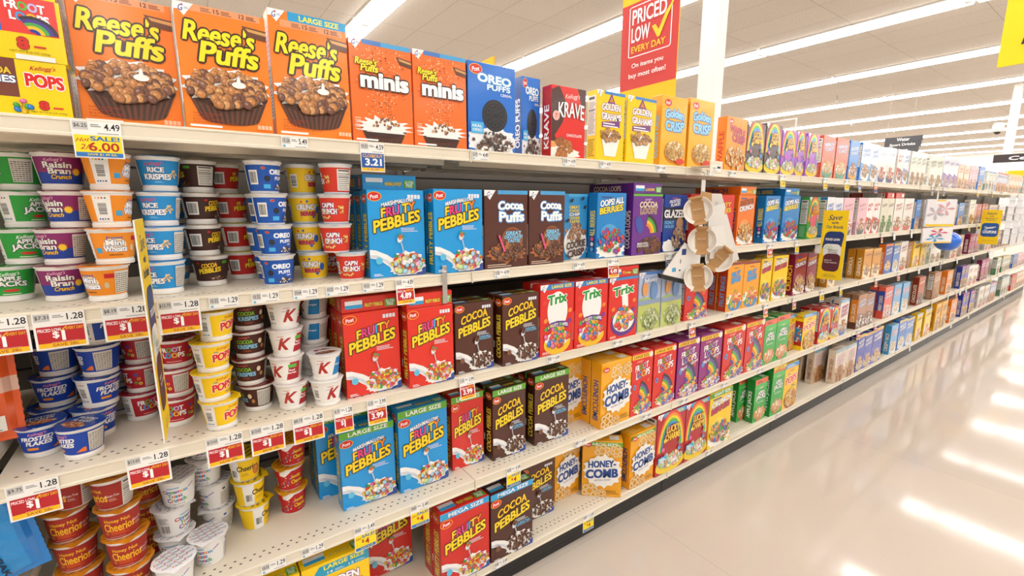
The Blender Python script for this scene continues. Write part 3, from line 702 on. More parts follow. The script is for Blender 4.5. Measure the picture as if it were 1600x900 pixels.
def pops(a):
    a.rect(0, .9, 1, 1, '#2f8fd0'); a.lines(.1, .92, .8, .98, 2, '#e8f3fb'); a.to('title_lettering'); a.kell(.5, .84, .32, '#c8102e'); a.text('CORN', .3, .77, .18, .035, '#1f5fae')
    a.text('POPS', .5, .64, .8, .18, '#e02a22', '#ffffff', .04, .06, slope=.12); a.lines(.55, .47, .85, .52, 2, '#1f5fae')
    a.to('cereal_picture'); a.ell(.55, .2, .46, .38, '#a5431f', 30); a.ell(.55, .22, .42, .33, '#f7e3b0', 30); a.pile(.55, .23, .4, .31, 55, .07, ['#f2b83c', '#e0952a', '#f9d272', '#d9822a'], 4)
design('pops', .2, .268, .055, '#fcd20c', 'yellow carton with red lettering and corn puffs', 'yellow corn puff', 'blue', None, '#b3231d')(pops)
design('pops_large', .195, .339, .06, '#fcc90c', 'tall yellow carton with orange band and corn puffs', 'tall yellow', 'blue', None, '#b3231d')(pops)

def generic(bg2, title, tc, to, art, bnd=None, low=None):
    """title: list of lines"""
    def f(a):
        if bg2: a.poly([(0, 0), (1, 0), (1, .38), (0, .48)], bg2)
        if bnd: a.to('size_banner'); a.rect(0, .925, 1, 1, bnd[0]); a.text(bnd[1], .5, .962, .7, .04, bnd[2], bold=.02)
        a.to('title_lettering'); n = len(title)
        for i, t in enumerate(title): a.text(t, .5, .8-.11*i, .72, .09, tc, to, .04, .04, slope=.1)
        a.to('cereal_picture'); kind, cols = art
        if kind == 'bowl': a.ell(.5, .17, .42, .3, low or '#27489c', 26); a.ell(.5, .24, .4, .2, '#fbfaf5', 26); a.pile(.5, .27, .38, .22, 50, .055, cols, 3, 'flake')
        elif kind == 'heap': a.blob(.5, .14, .42, .15, '#fbfaf5', 9, .4, 4, v0=.01); a.pile(.5, .2, .44, .26, 55, .06, cols, 3)
        elif kind == 'flakes': a.pile(.5, .24, .42, .36, 60, .06, cols, 3, 'flake')
        elif kind == 'loops': a.ell(.5, .2, .4, .28, '#fbfaf5', 24); a.pile(.5, .22, .4, .28, 45, .07, cols, 3, 'loop')
        elif kind == 'window': a.rect(.1, .12, .9, .8, '#dfe6dc'); a.pile(.5, .3, .36, .3, 50, .06, cols, 3)
        a.to('small_print'); a.lines(.06, .02, .4, .06, 2, dark(bg2 or '#888888', .6))
    return f
OAT = ['#c99a62', '#b98550', '#dcb988', '#a87241']
GEN = [
 ('salmon', '#ee6d4c', 'salmon red carton with blue and white lettering', 'salmon', '#f08a6a', ['FRENCH', 'TOAST'], '#d9edfb', '#2f6fc0', ('bowl', ['#f0c98a', '#e0a860']), None, '#5aa88a'),
 ('blue_toast', '#3f8fdc', 'blue carton with pale lettering', 'blue', None, ['FROSTED', 'TOAST'], '#e8f4fd', '#1f4f9f', ('bowl', ['#c88f6a', '#b97a52']), None, '#f0a81c'),
 ('white_blue_bowl', '#f1f3f7', 'white carton with blue lower half and bowl', 'white and blue', '#6fa6e0', ['FIBER', 'ONE'], '#3f78c8', None, ('bowl', OAT), None, '#f5f5f5'),
 ('white_navy_bowl', '#f5f3f0', 'white carton with navy bowl', 'white navy-bowl', None, ['TOTAL'], '#8a94b8', None, ('bowl', ['#d9865a', '#e0a070', '#c23c2e']), None, '#22357a'),
 ('white_red_bowl', '#f6f1ee', 'white carton with red lower half', 'white and red', '#e2472f', ['SPECIAL', 'K'], '#d8321f', None, ('bowl', ['#b06a4a', '#8a4a38']), None, '#f5f5f5'),
 ('green_granola', '#f1f0e4', 'cream carton with green edge and granola', 'cream green-edged', None, ['KASHI', 'GO'], '#7c8f52', None, ('heap', OAT), ('#dfe8c8', '', '#555555'), None),
 ('white_purple', '#efeef6', 'white carton with violet foot', 'white violet-footed', '#8a63b8', ['SPECIAL'], '#8f8fc8', None, ('heap', ['#c9a0c0', '#a67fc0', '#d8b8a0']), None, None),
 ('peach_bowl', '#f6d9bf', 'peach carton with oat clusters', 'peach', '#f2b27a', ['CRUNCHY', 'OATS'], '#c86a3a', None, ('heap', OAT), None, None),
 ('pink_bowl', '#f3c3cf', 'pink carton with red berry bowl', 'pink', None, ['BERRY', 'OATS'], '#c8496a', '#ffffff', ('bowl', ['#d8465a', '#c99a62', '#e0b080']), None, '#3f6a5a'),
 ('green_window', '#dfe5dc', 'pale green carton with framed panel', 'pale green', None, ['ORGANIC'], '#2f7a52', None, ('window', OAT), ('#2f7fc0', '', '#ffffff'), None),
 ('blue_orange', '#cfd9f0', 'pale blue carton with orange corner', 'pale blue-orange', '#f0a45a', ['PROTEIN'], '#3556b0', None, ('flakes', ['#e0a060', '#c9823f']), ('#d8282c', '', '#ffffff'), None),
 ('teal_bag', '#3fa8bf', 'teal carton with orange foot', 'teal', '#f08040', ['GRANOLA'], '#ffffff', None, ('heap', OAT), None, None),
 ('red_plain', '#dc2a20', 'plain red carton with yellow letters', 'plain red', None, ['FRUITY', 'SHAPES'], '#f7d02a', '#7a1414', ('bowl', FRUIT), None, '#f6d24a'),
 ('green_orange', '#e8e3cc', 'cream carton with orange block and green leaves', 'cream orange-block', None, ['CASCADIAN'], '#6a5a3a', None, ('flakes', ['#4f8a35', '#3f7428', '#7aa850']), None, None),
 ('white_wheat', '#f2eee6', 'white carton with wheat stalk and bowl', 'white wheat', None, ['SMART', 'START'], '#b85a3a', None, ('bowl', OAT), None, '#d8502f'),
 ('tan_flakes', '#e3cdb8', 'tan carton with raisin flakes', 'tan', '#cda987', ['RAISIN', 'BRAN'], '#6a3a4a', None, ('flakes', ['#b06a3f', '#8f4f30', '#5a2f38']), None, None),
 ('brown_oat', '#b67c50', 'brown carton with oat squares', 'light brown', '#a5663c', ['OAT', 'SQUARES'], '#fbe9c8', '#5a2f18', ('flakes', OAT), None, None),
 ('chocolate_orange', '#b8481c', 'rust carton with chocolate clusters', 'rust', '#8a3416', ['CHOCOLATE'], '#fbd9a8', None, ('heap', CHOC), None, None),
 ('granola_gold', '#d9932a', 'gold carton with maroon panel and granola', 'gold', '#f0c27a', ['GRANOLA'], '#8a2f24', '#fbe0a0', ('bowl', OAT), ('#e8b04a', '', '#5a2a10'), '#f2e6cf'),
 ('frosted_navy', '#1a45a5', 'navy carton with white lettering and flakes', 'navy', None, ['FROSTED', 'FLAKES'], '#ffffff', '#0b2a70', ('bowl', ['#e0a85a', '#f0c98a']), ('#f07f1c', '', '#ffffff'), '#2f7fd0'),
 ('frosted_blue', '#3a7fd0', 'mid blue carton with cream bowl', 'mid blue', '#5a9be0', ['RICE', 'KRISPIES'], '#ffffff', '#1b4f9a', ('bowl', ['#ead2a8', '#f3e3c6']), ('#f7d02a', 'LARGE SIZE', '#1b4f9a'), '#e9edf5'),
 ('yellow_loops', '#fbcf1d', 'yellow carton with oat loops', 'yellow', '#fbdc5a', ['CHEERIOS'], '#2a2a2a', None, ('loops', ['#d9a55c', '#c98f45', '#e05a30']), ('#bcd8f0', 'LARGE SIZE', '#1b4f9a'), None),
 ('magenta_flakes', '#a8246a', 'magenta carton with brown flakes', 'magenta', None, ['RAISIN', 'BRAN'], '#f5dbe8', '#5a0f3a', ('heap', ['#b5704a', '#8a4a30']), None, None),
 ('cinn_toast', '#efe4d6', 'white carton with coloured letters and squares', 'white squares', None, ['CINNAMON', 'TOAST', 'CRUNCH'], '#d9402e', '#3f7fd0', ('bowl', ['#c98f55', '#b5703a']), ('#48a8e0', 'LARGE SIZE', '#ffffff'), '#3f6ab0'),
 ('cinn_giant', '#e9d8c2', 'tall beige carton with red and blue lettering', 'tall beige', '#d9b48a', ['CINNAMON', 'TOAST', 'CRUNCH'], '#e9e2f2', '#c2402e', ('flakes', ['#c98f55', '#b5703a']), ('#48a8e0', 'GIANT SIZE', '#f7ec2c'), None),
 ('brown_bear', '#b07a58', 'cocoa brown carton with orange side', 'cocoa brown', '#8a563c', ['COCOA', 'CRUNCH'], '#dfe9f7', '#33549a', ('heap', ['#6a3d2a', '#8a5236', '#fbf3ea']), None, None),
 ('pink_bear', '#e8604a', 'coral red carton with blue side panel', 'coral', '#f0a090', ['STRAWBERRY', 'CRUNCH'], '#eaf0fa', '#33549a', ('heap', ['#e88a80', '#f6c0b0', '#fbf3ea']), None, None),
 ('light_blue', '#6db3e4', 'light blue carton with pale bowl', 'light blue', '#a9d0ee', ['CRISPY', 'RICE'], '#d8402e', '#ffffff', ('bowl', ['#f0d9b0', '#e3c08a']), None, '#f4efe6'),
 ('orange_wheat', '#f58a1c', 'orange carton with wheat squares', 'orange wheat', '#f9c48a', ['WHEAT', 'CRUNCH'], '#ffffff', '#8a3a10', ('heap', OAT), None, None),
 ('violet_cluster', '#5a55b5', 'violet blue carton with raisin clusters', 'violet', '#d8b060', ['RAISIN', 'CLUSTERS'], '#f7d23a', '#2a2470', ('heap', OAT), ('#c83a6a', '', '#ffffff'), None),
 ('frosted_violet', '#3c4db4', 'indigo carton with yellow band and flakes', 'indigo', '#5a62c0', ['FROSTED', 'FLAKES'], '#ffffff', '#20308a', ('heap', ['#e8b878', '#f3d3a2']), ('#f9cf1d', 'GIANT SIZE', '#8b1414'), None),
 ('green_yellow', '#e6e9dc', 'white carton with green frame and yellow top', 'white and green', None, ['GRAPE', 'NUTS'], '#2f7a45', None, ('flakes', OAT), ('#f2d21c', '', '#8b1414'), None),
 ('shredded', '#f0b01a', 'amber carton with brown shredded lettering', 'amber', '#f5c95a', ['SHREDDED', 'WHEAT'], '#6a3a12', None, ('flakes', OAT), None, None),
]
SIDES = {'blue_toast': '#1f6fcc', 'salmon': '#c8502c', 'brown_bear': '#f08a1c', 'pink_bear': '#2b52b0', 'light_blue': '#3f9bd4', 'orange_wheat': '#f07f14', 'violet_cluster': '#2b3fa5', 'granola_gold': '#c9851c', 'shredded': '#f0a90f', 'cinn_giant': '#ead7be', 'frosted_navy': '#ef7a18', 'white_blue_bowl': '#2a78c8', 'yellow_loops': '#f7c70f', 'chocolate_orange': '#8a2f14', 'magenta_flakes': '#7d1450', 'green_window': '#7a9a80', 'green_yellow': '#1f7a3f', 'frosted_blue': '#1f6ac0', 'frosted_violet': '#2a3690'}
for nm, bg, desc, sh, bg2, ti, tc, to, art, bn, low in GEN:
    st = 'nutri'
    if nm in ('brown_bear', 'orange_wheat', 'violet_cluster', 'granola_gold', 'shredded', 'cinn_giant', 'chocolate_orange', 'pink_bear', 'light_blue', 'frosted_navy', 'magenta_flakes', 'yellow_loops'): st = 'title'
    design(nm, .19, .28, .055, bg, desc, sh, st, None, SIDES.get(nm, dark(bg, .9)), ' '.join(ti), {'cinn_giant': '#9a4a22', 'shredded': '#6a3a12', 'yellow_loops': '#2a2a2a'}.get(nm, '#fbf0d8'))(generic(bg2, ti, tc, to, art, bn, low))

def build_design(name, merge):
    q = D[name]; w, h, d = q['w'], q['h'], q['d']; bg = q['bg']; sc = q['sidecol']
    parts = {'': MB()}
    b = parts['']
    b.box(-w/2, w/2, -d/2, d/2, 0, h, bg, 0, .0012)
    class P(dict):
        def setdefault(s, k, v):
            return dict.setdefault(s, '' if merge else k, v)
    parts = P(parts)
    fr = lambda u, v, o: (-w/2+u, -d/2-o, v)
    ls = lambda u, v, o: (-w/2-o, d/2-u, v)
    rs = lambda u, v, o: (w/2+o, -d/2+u, v)
    tp = lambda u, v, o: (-w/2+u, -d/2+v, h+o)
    a = Art(parts, fr, w, h); a.lo = merge; q['fn'](a)
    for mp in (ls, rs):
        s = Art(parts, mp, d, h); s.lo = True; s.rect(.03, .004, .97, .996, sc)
        if q['side'] == 'title':
            s.to('side_lettering')
            txt = q['sidetxt'] or ''
            s.text(txt, .5, .42, .62/d*h, .55*d/h, q['sidetc'], '#2a1a10' if q['sidetc'] in ('#ffe14a', '#f7d23a') else None, .03, .03, rot=-PI/2 if name.startswith(('honey', 'shred')) else PI/2)
            if 'PEBBLES' in txt: s.post(.5, .9, .34)
            if name == 'oops_berries': s.to('side_lettering'); s.rect(.2, .1, .8, .35, '#123a86'); s.ell(.5, .3, .16, .16, '#e05a8a', 10); s.ell(.5, .22, .16, .16, '#e8e8f0', 10); s.ell(.5, .14, .16, .16, '#58b0f0', 10)
            if name.startswith('brown_bear'): s.rect(.0, .0, 1, .2, '#5a3020'); s.rect(0, .86, 1, 1, '#9a6a4c')
            if name == 'pink_bear': s.rect(0, .0, 1, .25, '#d8503a'); s.rect(0, .88, 1, 1, '#e8604a')
        elif q['side'] == 'blue':
            s.rect(0, .8, 1, 1, '#fcd20c'); s.rect(.08, .25, .92, .62, '#2a86cc'); s.rect(0, 0, 1, .12, '#fcd20c'); s.to('side_lettering'); s.text('POPS', .5, .9, .8, .06, '#c8231d'); s.pile(.5, .42, .34, 1.2, 14, .12, ['#f2b83c', '#e9eef5', '#e05a3a'], 2)
        elif q['side'] == 'nutri':
            s.to('side_lettering'); s.nutri(.1, .36, .9, .93, n=22); s.lines(.12, .06, .88, .32, 9, dark(sc, .6) if sum(_rgb(sc)) > 380 else light(sc, .5))
        else:
            s.to('side_lettering'); s.lines(.15, .62, .85, .92, 8, light(sc, .5)); s.nutri(.12, .14, .88, .56, n=12)
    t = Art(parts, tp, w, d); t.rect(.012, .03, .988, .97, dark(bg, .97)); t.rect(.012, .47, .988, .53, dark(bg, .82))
    t.to('top_lettering')
    if q['top'] or 'PEBBLES' in (q['sidetxt'] or ''):
        t.rect(.06, .25, .36, .78, '#f1f4f7'); t.rect(.06, .25, .36, .5, '#2aa5de'); t.text(q['top'] or 'PEBBLES', .56, .4, .32, .26, '#ffe14a', '#2a1a10', .03, .03); t.rect(.76, .15, .97, .68, '#55a52e'); t.text('GLUTEN', .865, .52, .16, .2, '#ffffff', bold=.01); t.text('FREE', .865, .3, .12, .2, '#ffffff', bold=.01)
    else:
        t.lines(.1, .2, .5, .8, 3, light(bg, .4) if sum(_rgb(bg)) < 520 else dark(bg, .7)); t.rect(.68, .2, .92, .8, '#f1efe8')
    bt = Art(parts, lambda u, v, o: (-w/2+u, d/2-v, -o), w, d, base=.00005); bt.rect(.02, .45, .98, .55, dark(bg, .8))
    meshes = {k: m.build((k or 'carton'), M['card']) for k, m in parts.items()}
    return meshes
# ---------------------------------------------------------------- cereal cups
CUPH = .0865
CUPS_D = {}
def cup_style(name, style, bg, lid, desc, short, fn, lidfn=None, lidc2=None):
    CUPS_D[name] = dict(style=style, bg=bg, lid=lid, desc=desc, short=short, fn=fn, lidfn=lidfn, lidc2=lidc2)
PROF = {  # radius, height
 'bowl': [(.0365, 0), (.0385, .001), (.0392, .009), (.0375, .0105), (.0378, .012), (.0478, .0765), (.0482, .078), (.0508, .0785), (.0514, .081), (.0508, .0835)],
 'tall': [(.0355, 0), (.0365, .001), (.0460, .0755), (.0466, .077), (.0492, .0778), (.0498, .080), (.0490, .0828)]}
def cup_meshes(name):
    q = CUPS_D[name]; st = q['style']
    body = MB(); body.lathe(PROF[st], 40)
    if st == 'bowl': r0, r1, z0, z1 = .0381, .0474, .0145, .0735
    else: r0, r1, z0, z1 = .0372, .0455, .004, .0715
    rm = (r0+r1)/2; W = 2*PI*rm; H = z1-z0
    def mp(u, v, o):              # u runs round the wall, 0 at the back, W/2 at the front (-Y)
        th = -PI/2 + (u-W/2)/rm; r = r0 + (r1-r0)*v/H + .0003 + o
        return (r*math.cos(th), r*math.sin(th), z0+v)
    lab = {}
    a = Art(lab, mp, W, H, lift=.00005, base=0)
    a.part = 'lab'; a.rect(0, 0, 1, 1, q['bg'], 48); a.slice = W/48
    # back: nutrition panel; flanks: bar code on white with ink dots
    q['fn'](a)
    lid = MB(); rt = PROF[st][-1][0]; zt = PROF[st][-1][1]
    n = 40; rr = rt + .0016; ring = []
    rnd = random.Random(name)
    tabdir = rnd.uniform(-2.2, -.9)
    top = []; edge = []
    for i in range(n):
        t = 2*PI*i/n; dd = abs((t - tabdir + PI) % (2*PI) - PI)
        ex = .011*max(0, 1-dd/.32)**1.2 if st == 'tall' else .006*max(0, 1-dd/.3)
        wv = .0006*math.sin(t*9+1) + .0004*math.sin(t*17)
        rz = rr + ex + (.0028 if st == 'tall' else .0008) + wv
        top.append((rr*.93*math.cos(t), rr*.93*math.sin(t), zt+.0012)); edge.append((rz*math.cos(t), rz*math.sin(t), zt-.0006-ex*.25+wv))
    v = [(0, 0, zt+.0010)] + top + edge
    F = [(0, 1+i, 1+(i+1) % n) for i in range(n)] + [(1+i, 1+n+i, 1+n+(i+1) % n, 1+(i+1) % n) for i in range(n)]
    F += [tuple(1+n+i for i in reversed(range(n)))]
    lid.mesh(v, F, q['lid'])
    la = {'lab': MB()}
    L = Art(la, lambda u, v, o: (u-.045, v-.045, zt+.0012+o), .09, .09, lift=.00006, base=.0001); L.part = 'lab'; L.lo = True
    if q['lidfn']: q['lidfn'](L)
    ms = {'tub': body.build('tub', M['tub'], 40), 'paper_label': lab['lab'].build('paper_label', M['foil'] if False else M['paper'], None)}
    k = la['lab']; n0 = len(lid.v); lid.v += k.v
    for f, c, m in zip(k.f, k.c, k.m): lid.f.append(tuple(i+n0 for i in f)); lid.c.append(c); lid.m.append(0)
    ms['foil_lid'] = lid.build('foil_lid', M['foil'])
    return ms
# label helpers: front zone u .36-.64, bar code zone .16-.30, nutrition .72-.9 and back
def std_back(a, bg, white=True, dots=True):
    if white: a.rect(.19, 0, .315, 1, '#f2f1ed', 6)
    a.barcode(.215, .22, .29, .78, 3, True)
    if dots:
        for i, c in enumerate(('#f4c81c', '#f08a1c', '#c8202a', '#1f7a3f')): a.ell(.218+.021*i, .9, .007, .007, c, 8)
        for i, c in enumerate(('#1f3fa0', '#1f3fa0', '#2a9ad0', '#1c1c1c')): a.ell(.218+.021*i, .1, .007, .007, c, 8)
    for k in range(5): pass
    a.rect(.70, .06, .84, .94, '#dedbd4', 8); a.k += 1
    for i in range(10):
        v = .1+.078*i
        for j in range(6):
            u = .706+.021*j; a._put([(u*a.W, v*a.H), ((u+.017)*a.W, v*a.H), ((u+.017)*a.W, (v+.035)*a.H), (u*a.W, (v+.035)*a.H)], '#807d78' if (i*3+j) % 4 else '#4a4946')
def wtext(a, t, u, v, w, h, c, o=None, ow=.05, b=.03, **k):
    b = k.pop('bold', b); w *= 1.22; h *= 1.08
    a.text(t, u, v, w, h, c, o, ow, b, **k)
def lidprint(col, words=None, wc='#ffffff', pic=None, rim=None):
    def f(L):
        if pic: L.ell(.5, .33, .36, .17, pic[0], 18); L.pile(.5, .33, .36, .14, 30, .05, pic, 3, 'flake')
        if words:
            for i, t in enumerate(words): L.text(t, .5, .72-.16*i, .6, .13, wc, dark(col, .5), .02, .03, slope=.08)
        L.ell(.25, .5, .04, .04, light(col, .35), 8)
    return f
def lidrepeat(cols, words):
    def f(L):
        for r in range(7):
            for c in range(4):
                u = .12+.26*c+(.1 if r % 2 else 0); v = .1+.135*r
                if (u-.5)**2+(v-.5)**2 < .19: L.text(words[(r+c) % len(words)], u, v, .24, .085, '', None, 0, .02, cols=cols, rot=.5)
    return f
def mk_apple(a):
    a.kell(.5, .84, .13, '#ffffff'); wtext(a, 'APPLE', .5, .64, .12, .17, '#ffffff', '#1a1a1e', .07, .05, arc=.2); wtext(a, 'JACKS', .5, .4, .19, .26, '#ffffff', '#1a1a1e', .07, .05, arc=.15); a.ell(.5, .2, .06, .012, '#d8322a', 14); a.lines(.43, .04, .57, .12, 1, '#d8f0d0'); std_back(a, '')
def mk_raisin(a):
    a.rect(0, 0, 1, .42, '#1740a0', 40); a.kell(.48, .88, .12, '#e8b0c8'); wtext(a, 'Raisin', .5, .7, .16, .22, '#f3f0ea', '#1c1c2a', .05, .04); wtext(a, 'Bran', .51, .48, .13, .22, '#f3f0ea', '#1c1c2a', .05, .04); wtext(a, 'Crunch', .52, .26, .12, .16, '#f7c31a', '#1c1c2a', .03, .03, shear=.3)
    for i in range(12):
        t = i*PI/6; a.poly([(.63+.022*math.cos(t-.25), .45+.022*math.sin(t-.25)*a.W/a.H), (.63+.037*math.cos(t), .45+.037*math.sin(t)*a.W/a.H), (.63+.022*math.cos(t+.25), .45+.022*math.sin(t+.25)*a.W/a.H)], '#f7b91a')
    a.ell(.63, .45, .026, .026, '#fccf2f', 16); std_back(a, '')
def mk_mini(a):
    a.ell(.5, .52, .085, .062, '#f7e2b2', 22); wtext(a, 'Frosted', .5, .82, .09, .1, '#2a5ab0'); wtext(a, 'Mini', .5, .62, .11, .22, '#ffffff', '#2a5ab0', .07, .05); wtext(a, 'Wheats', .5, .38, .15, .22, '#ffffff', '#2a5ab0', .07, .05); wtext(a, 'ORIGINAL', .5, .14, .09, .05, '#3a2a1a'); a.rect(.345, .22, .395, .42, '#3aa8e0', 3); a.rect(.63, .68, .7, .86, '#c81e2a', 3); a.ell(.64, .4, .02, .03, '#d9c8a2', 6); std_back(a, '')
def mk_rice(a):
    a.kell(.47, .85, .14, '#d8202a'); wtext(a, 'RICE', .48, .62, .11, .2, '#ffffff', '#12508c', .07, .05); wtext(a, 'KRISPIES', .49, .34, .19, .23, '#ffffff', '#12508c', .07, .05); a.lines(.46, .1, .54, .18, 2, '#8fd6f5'); a.pile(.63, .45, .04, .035, 22, .009, ['#f0d9ac', '#e3c48c'], 3); std_back(a, '')
def mk_pebcup(fr):
    def f(a):
        if fr: wtext(a, 'FRUITY', .48, .72, .13, .2, '', '#3a2312', .06, .04, slope=.1, cols=['#ffd91f', '#e8387f', '#3cb2e8', '#ffd91f'])
        else: wtext(a, 'COCOA', .48, .74, .12, .2, '#ffce1a', '#3a1d0c', .06, .04, slope=.1)
        wtext(a, 'PEBBLES', .48, .5, .18, .22, '#ffdb1c', '#3a2312', .06, .04, slope=.1); a.pile(.55, .14, .07, .02, 40, .01, FRUIT if fr else CHOC+['#e9e2d8'], 4, 'flake'); a.ell(.38, .85, .014, .01, '#d8201f', 10); a.rect(.6, .8, .66, .92, '#55a52e', 3)
        a.barcode(.2, .2, .31, .78, 3, False); a.rect(.12, .05, .17, .95, '#f2f1ed', 3); a.nutri(.72, .08, .88, .92, n=8)
    return f
def mk_oreo(a):
    a.ell(.365, .88, .02, .014, '#f5b21a', 10); a.ell(.365, .88, .017, .011, '#d8201f', 10); wtext(a, 'OREO', .52, .74, .16, .2, '#ffffff', '#1b7fd0', .05, .06); wtext(a, 'PUFFS', .55, .5, .11, .13, '#ffffff', '#1b7fd0', .04, .04); wtext(a, 'CEREAL', .6, .36, .05, .06, '#ffffff')
    a.ell(.4, .48, .03, .03, '#16171b', 20); a.ell(.4, .48, .024, .024, '#2a2c33', 20); a.rect(.36, .1, .43, .26, '#49b6ee', 3); a.pile(.55, .15, .075, .025, 50, .01, ['#5d4136', '#33241f', '#f1efe9'], 3); a.barcode(.22, .25, .31, .8, 3, False); a.rect(.15, .0, .17, 1, '#f2f1ed', 2); a.nutri(.72, .08, .88, .92, n=8)
def mk_berr(a):
    wtext(a, 'CRUNCH', .5, .62, .19, .24, '#ffffff', '#223a86', .07, .05, slope=.03); wtext(a, 'BERRIES', .52, .34, .16, .18, '#c8275a', '#5a1033', .04, .04); a.ell(.5, .86, .014, .014, '#2f61b8', 10); a.ell(.44, .84, .012, .012, '#d8302c', 10); a.ell(.58, .2, .018, .018, '#2f61b8', 12); a.ell(.43, .16, .013, .013, '#e8a83a', 10); a.ell(.64, .5, .03, .045, '#2f61b8', 14); a.barcode(.22, .2, .3, .75, 3, True); a.nutri(.1, .06, .19, .94, n=8); a.nutri(.74, .08, .9, .92, n=8)
def mk_capn(a):
    wtext(a, "CAP'N", .45, .7, .12, .2, '#ffffff', '#223a86', .07, .05); wtext(a, 'CRUNCH', .45, .44, .17, .23, '#ffffff', '#223a86', .07, .05); a.pile(.4, .3, .08, .05, 14, .014, ['#f0b050', '#e09a38', '#f7cc80'], 5); a.pile(.6, .5, .04, .06, 12, .014, ['#f0b050', '#e09a38', '#f7cc80'], 6); a.barcode(.2, .2, .3, .75, 3, True); a.nutri(.72, .06, .9, .94, n=9)
def mk_frost(a):
    a.kell(.5, .86, .12, '#ff8f9a'); wtext(a, 'FROSTED', .49, .66, .19, .19, '#ffffff', '#0b2a70', .03, .05, shear=.25, slope=.03); wtext(a, 'FLAKES', .5, .44, .16, .19, '#ffffff', '#0b2a70', .03, .05, shear=.25, slope=.03); a.rect(.4, .13, .49, .24, '#f5951c', 4); a.poly([(.6, .1), (.66, .3), (.68, .3), (.68, .1)], '#f07a1c'); std_back(a, '')
def mk_loop(a):
    wtext(a, 'FROOT', .46, .7, .16, .23, '', '#7a1020', .03, .05, slope=.02, cols=['#ffffff', '#ffffff', '#62b846', '#c9b8e8', '#ffffff']); wtext(a, 'LOOPS', .48, .42, .17, .25, '', '#7a1020', .03, .05, cols=['#ffffff', '#4fa0dc', '#f7b92b', '#ffffff', '#ffffff'])
    for u, v, c in ((.63, .7, '#2f55b8'), (.65, .5, '#f0932b'), (.62, .3, '#4fae49'), (.66, .25, '#f2d43b')): a.ring(u, v, .007, .018, c, 12)
    a.lines(.4, .08, .56, .16, 1, '#f6b0a8'); std_back(a, '')
def mk_pops(a):
    a.kell(.5, .86, .12, '#c8102e'); wtext(a, 'CORN', .43, .72, .035, .06, '#1f5fae'); wtext(a, 'POPS', .5, .48, .17, .4, '#e02a22', '#ffffff', .03, .07, slope=.12); wtext(a, 'CORN POPS', .57, .16, .08, .07, '#1f5fae', slope=.1); std_back(a, '')
def mk_kris(a):
    a.kell(.46, .86, .11, '#d85a5a'); wtext(a, 'COCOA', .46, .64, .14, .2, '#8ac83a', '#1c0c06', .05, .05); wtext(a, 'KRISPIES', .48, .38, .18, .22, '#8fd0f2', '#1c0c06', .05, .05); a.ell(.62, .62, .022, .03, '#f3e3c6', 12); a.ell(.65, .34, .02, .026, '#c98f55', 12); a.rect(.44, .1, .52, .2, '#8a3a22', 3); std_back(a, '', False)
def mk_spec(blue):
    c = '#1e86c8' if blue else '#b5202e'
    def f(a):
        a.k += 1
        for i in range(12):
            v0, v1 = .95*i/12, .95*(i+1)/12; e0, e1 = .545+.05*v0, .545+.05*v1
            for j in range(4):
                f0, f1 = j/4, (j+1)/4; a._put([((e0+(.7-e0)*f0)*a.W, v0*a.H), ((e0+(.7-e0)*f1)*a.W, v0*a.H), ((e1+(.7-e1)*f1)*a.W, v1*a.H), ((e1+(.7-e1)*f0)*a.W, v1*a.H)], c)
        a.text('K', .46, .48, .125, .66, '#b5281f', None, 0, .035, shear=.35); a.kell(.42, .88, .07, '#c8202e'); a.lines(.37, .7, .44, .76, 1, '#999999')
        if not blue: a.rect(.57, .66, .66, .84, '#5cc04a', 3); wtext(a, 'Red', .61, .52, .05, .1, '#ffffff'); wtext(a, 'Berries', .61, .38, .08, .1, '#ffffff')
        else: wtext(a, 'Original', .62, .55, .07, .1, '#ffffff')
        std_back(a, '', False); a.rect(.9, .0, 1, 1, c, 4)
    return f
def mk_honey(a):
    wtext(a, 'Honey Nut', .49, .74, .17, .17, '#f7c021', bold=.02); a.text('Cheerios', .5, .48, .26, .35, '#f7c021', None, 0, .02); a.lines(.42, .16, .58, .34, 4, '#e8641f'); wtext(a, 'Gluten Free', .67, .52, .09, .1, '#f3e9e2', bold=.0, slope=.03); a.lines(.64, .3, .71, .42, 3, '#d9a99a'); a.ell(.385, .22, .02, .014, '#c9702c', 14); a.lines(.4, .06, .55, .1, 1, '#d9a99a'); a.barcode(.2, .2, .29, .75, 3, True); a.nutri(.75, .0, .92, 1, n=9)
def mk_cinn(a):
    cc = ['#d8402e', '#3f7fd0', '#4fae49', '#8657b0', '#f0932b', '#2a9ad0']
    wtext(a, 'Cinnamon', .47, .68, .2, .17, '', '#ffffff', .03, .05, cols=cc); wtext(a, 'Toast', .47, .48, .12, .17, '', '#ffffff', .03, .05, cols=cc[2:]+cc[:2]); wtext(a, 'Crunch', .48, .28, .16, .19, '', '#ffffff', .03, .05, cols=cc[3:]+cc[:3])
    a.lines(.4, .82, .52, .9, 1, '#3a9ad8'); a.poly([(.6, .7), (.66, .84), (.65, .86), (.595, .73)], '#7a4fb0'); wtext(a, 'NET WT 2 OZ', .5, .08, .1, .06, '#3a3a3a', bold=0); a.ell(.76, .86, .018, .014, '#2a52a8', 12)
    a.lines(.72, .1, .86, .74, 9, '#a3a1a0'); a.rect(.14, .05, .16, .95, '#d9d7d2', 2); a.barcode(.2, .12, .3, .55, 4, False, '#e4e2dd'); a.lines(.2, .6, .3, .9, 5, '#9a9896')
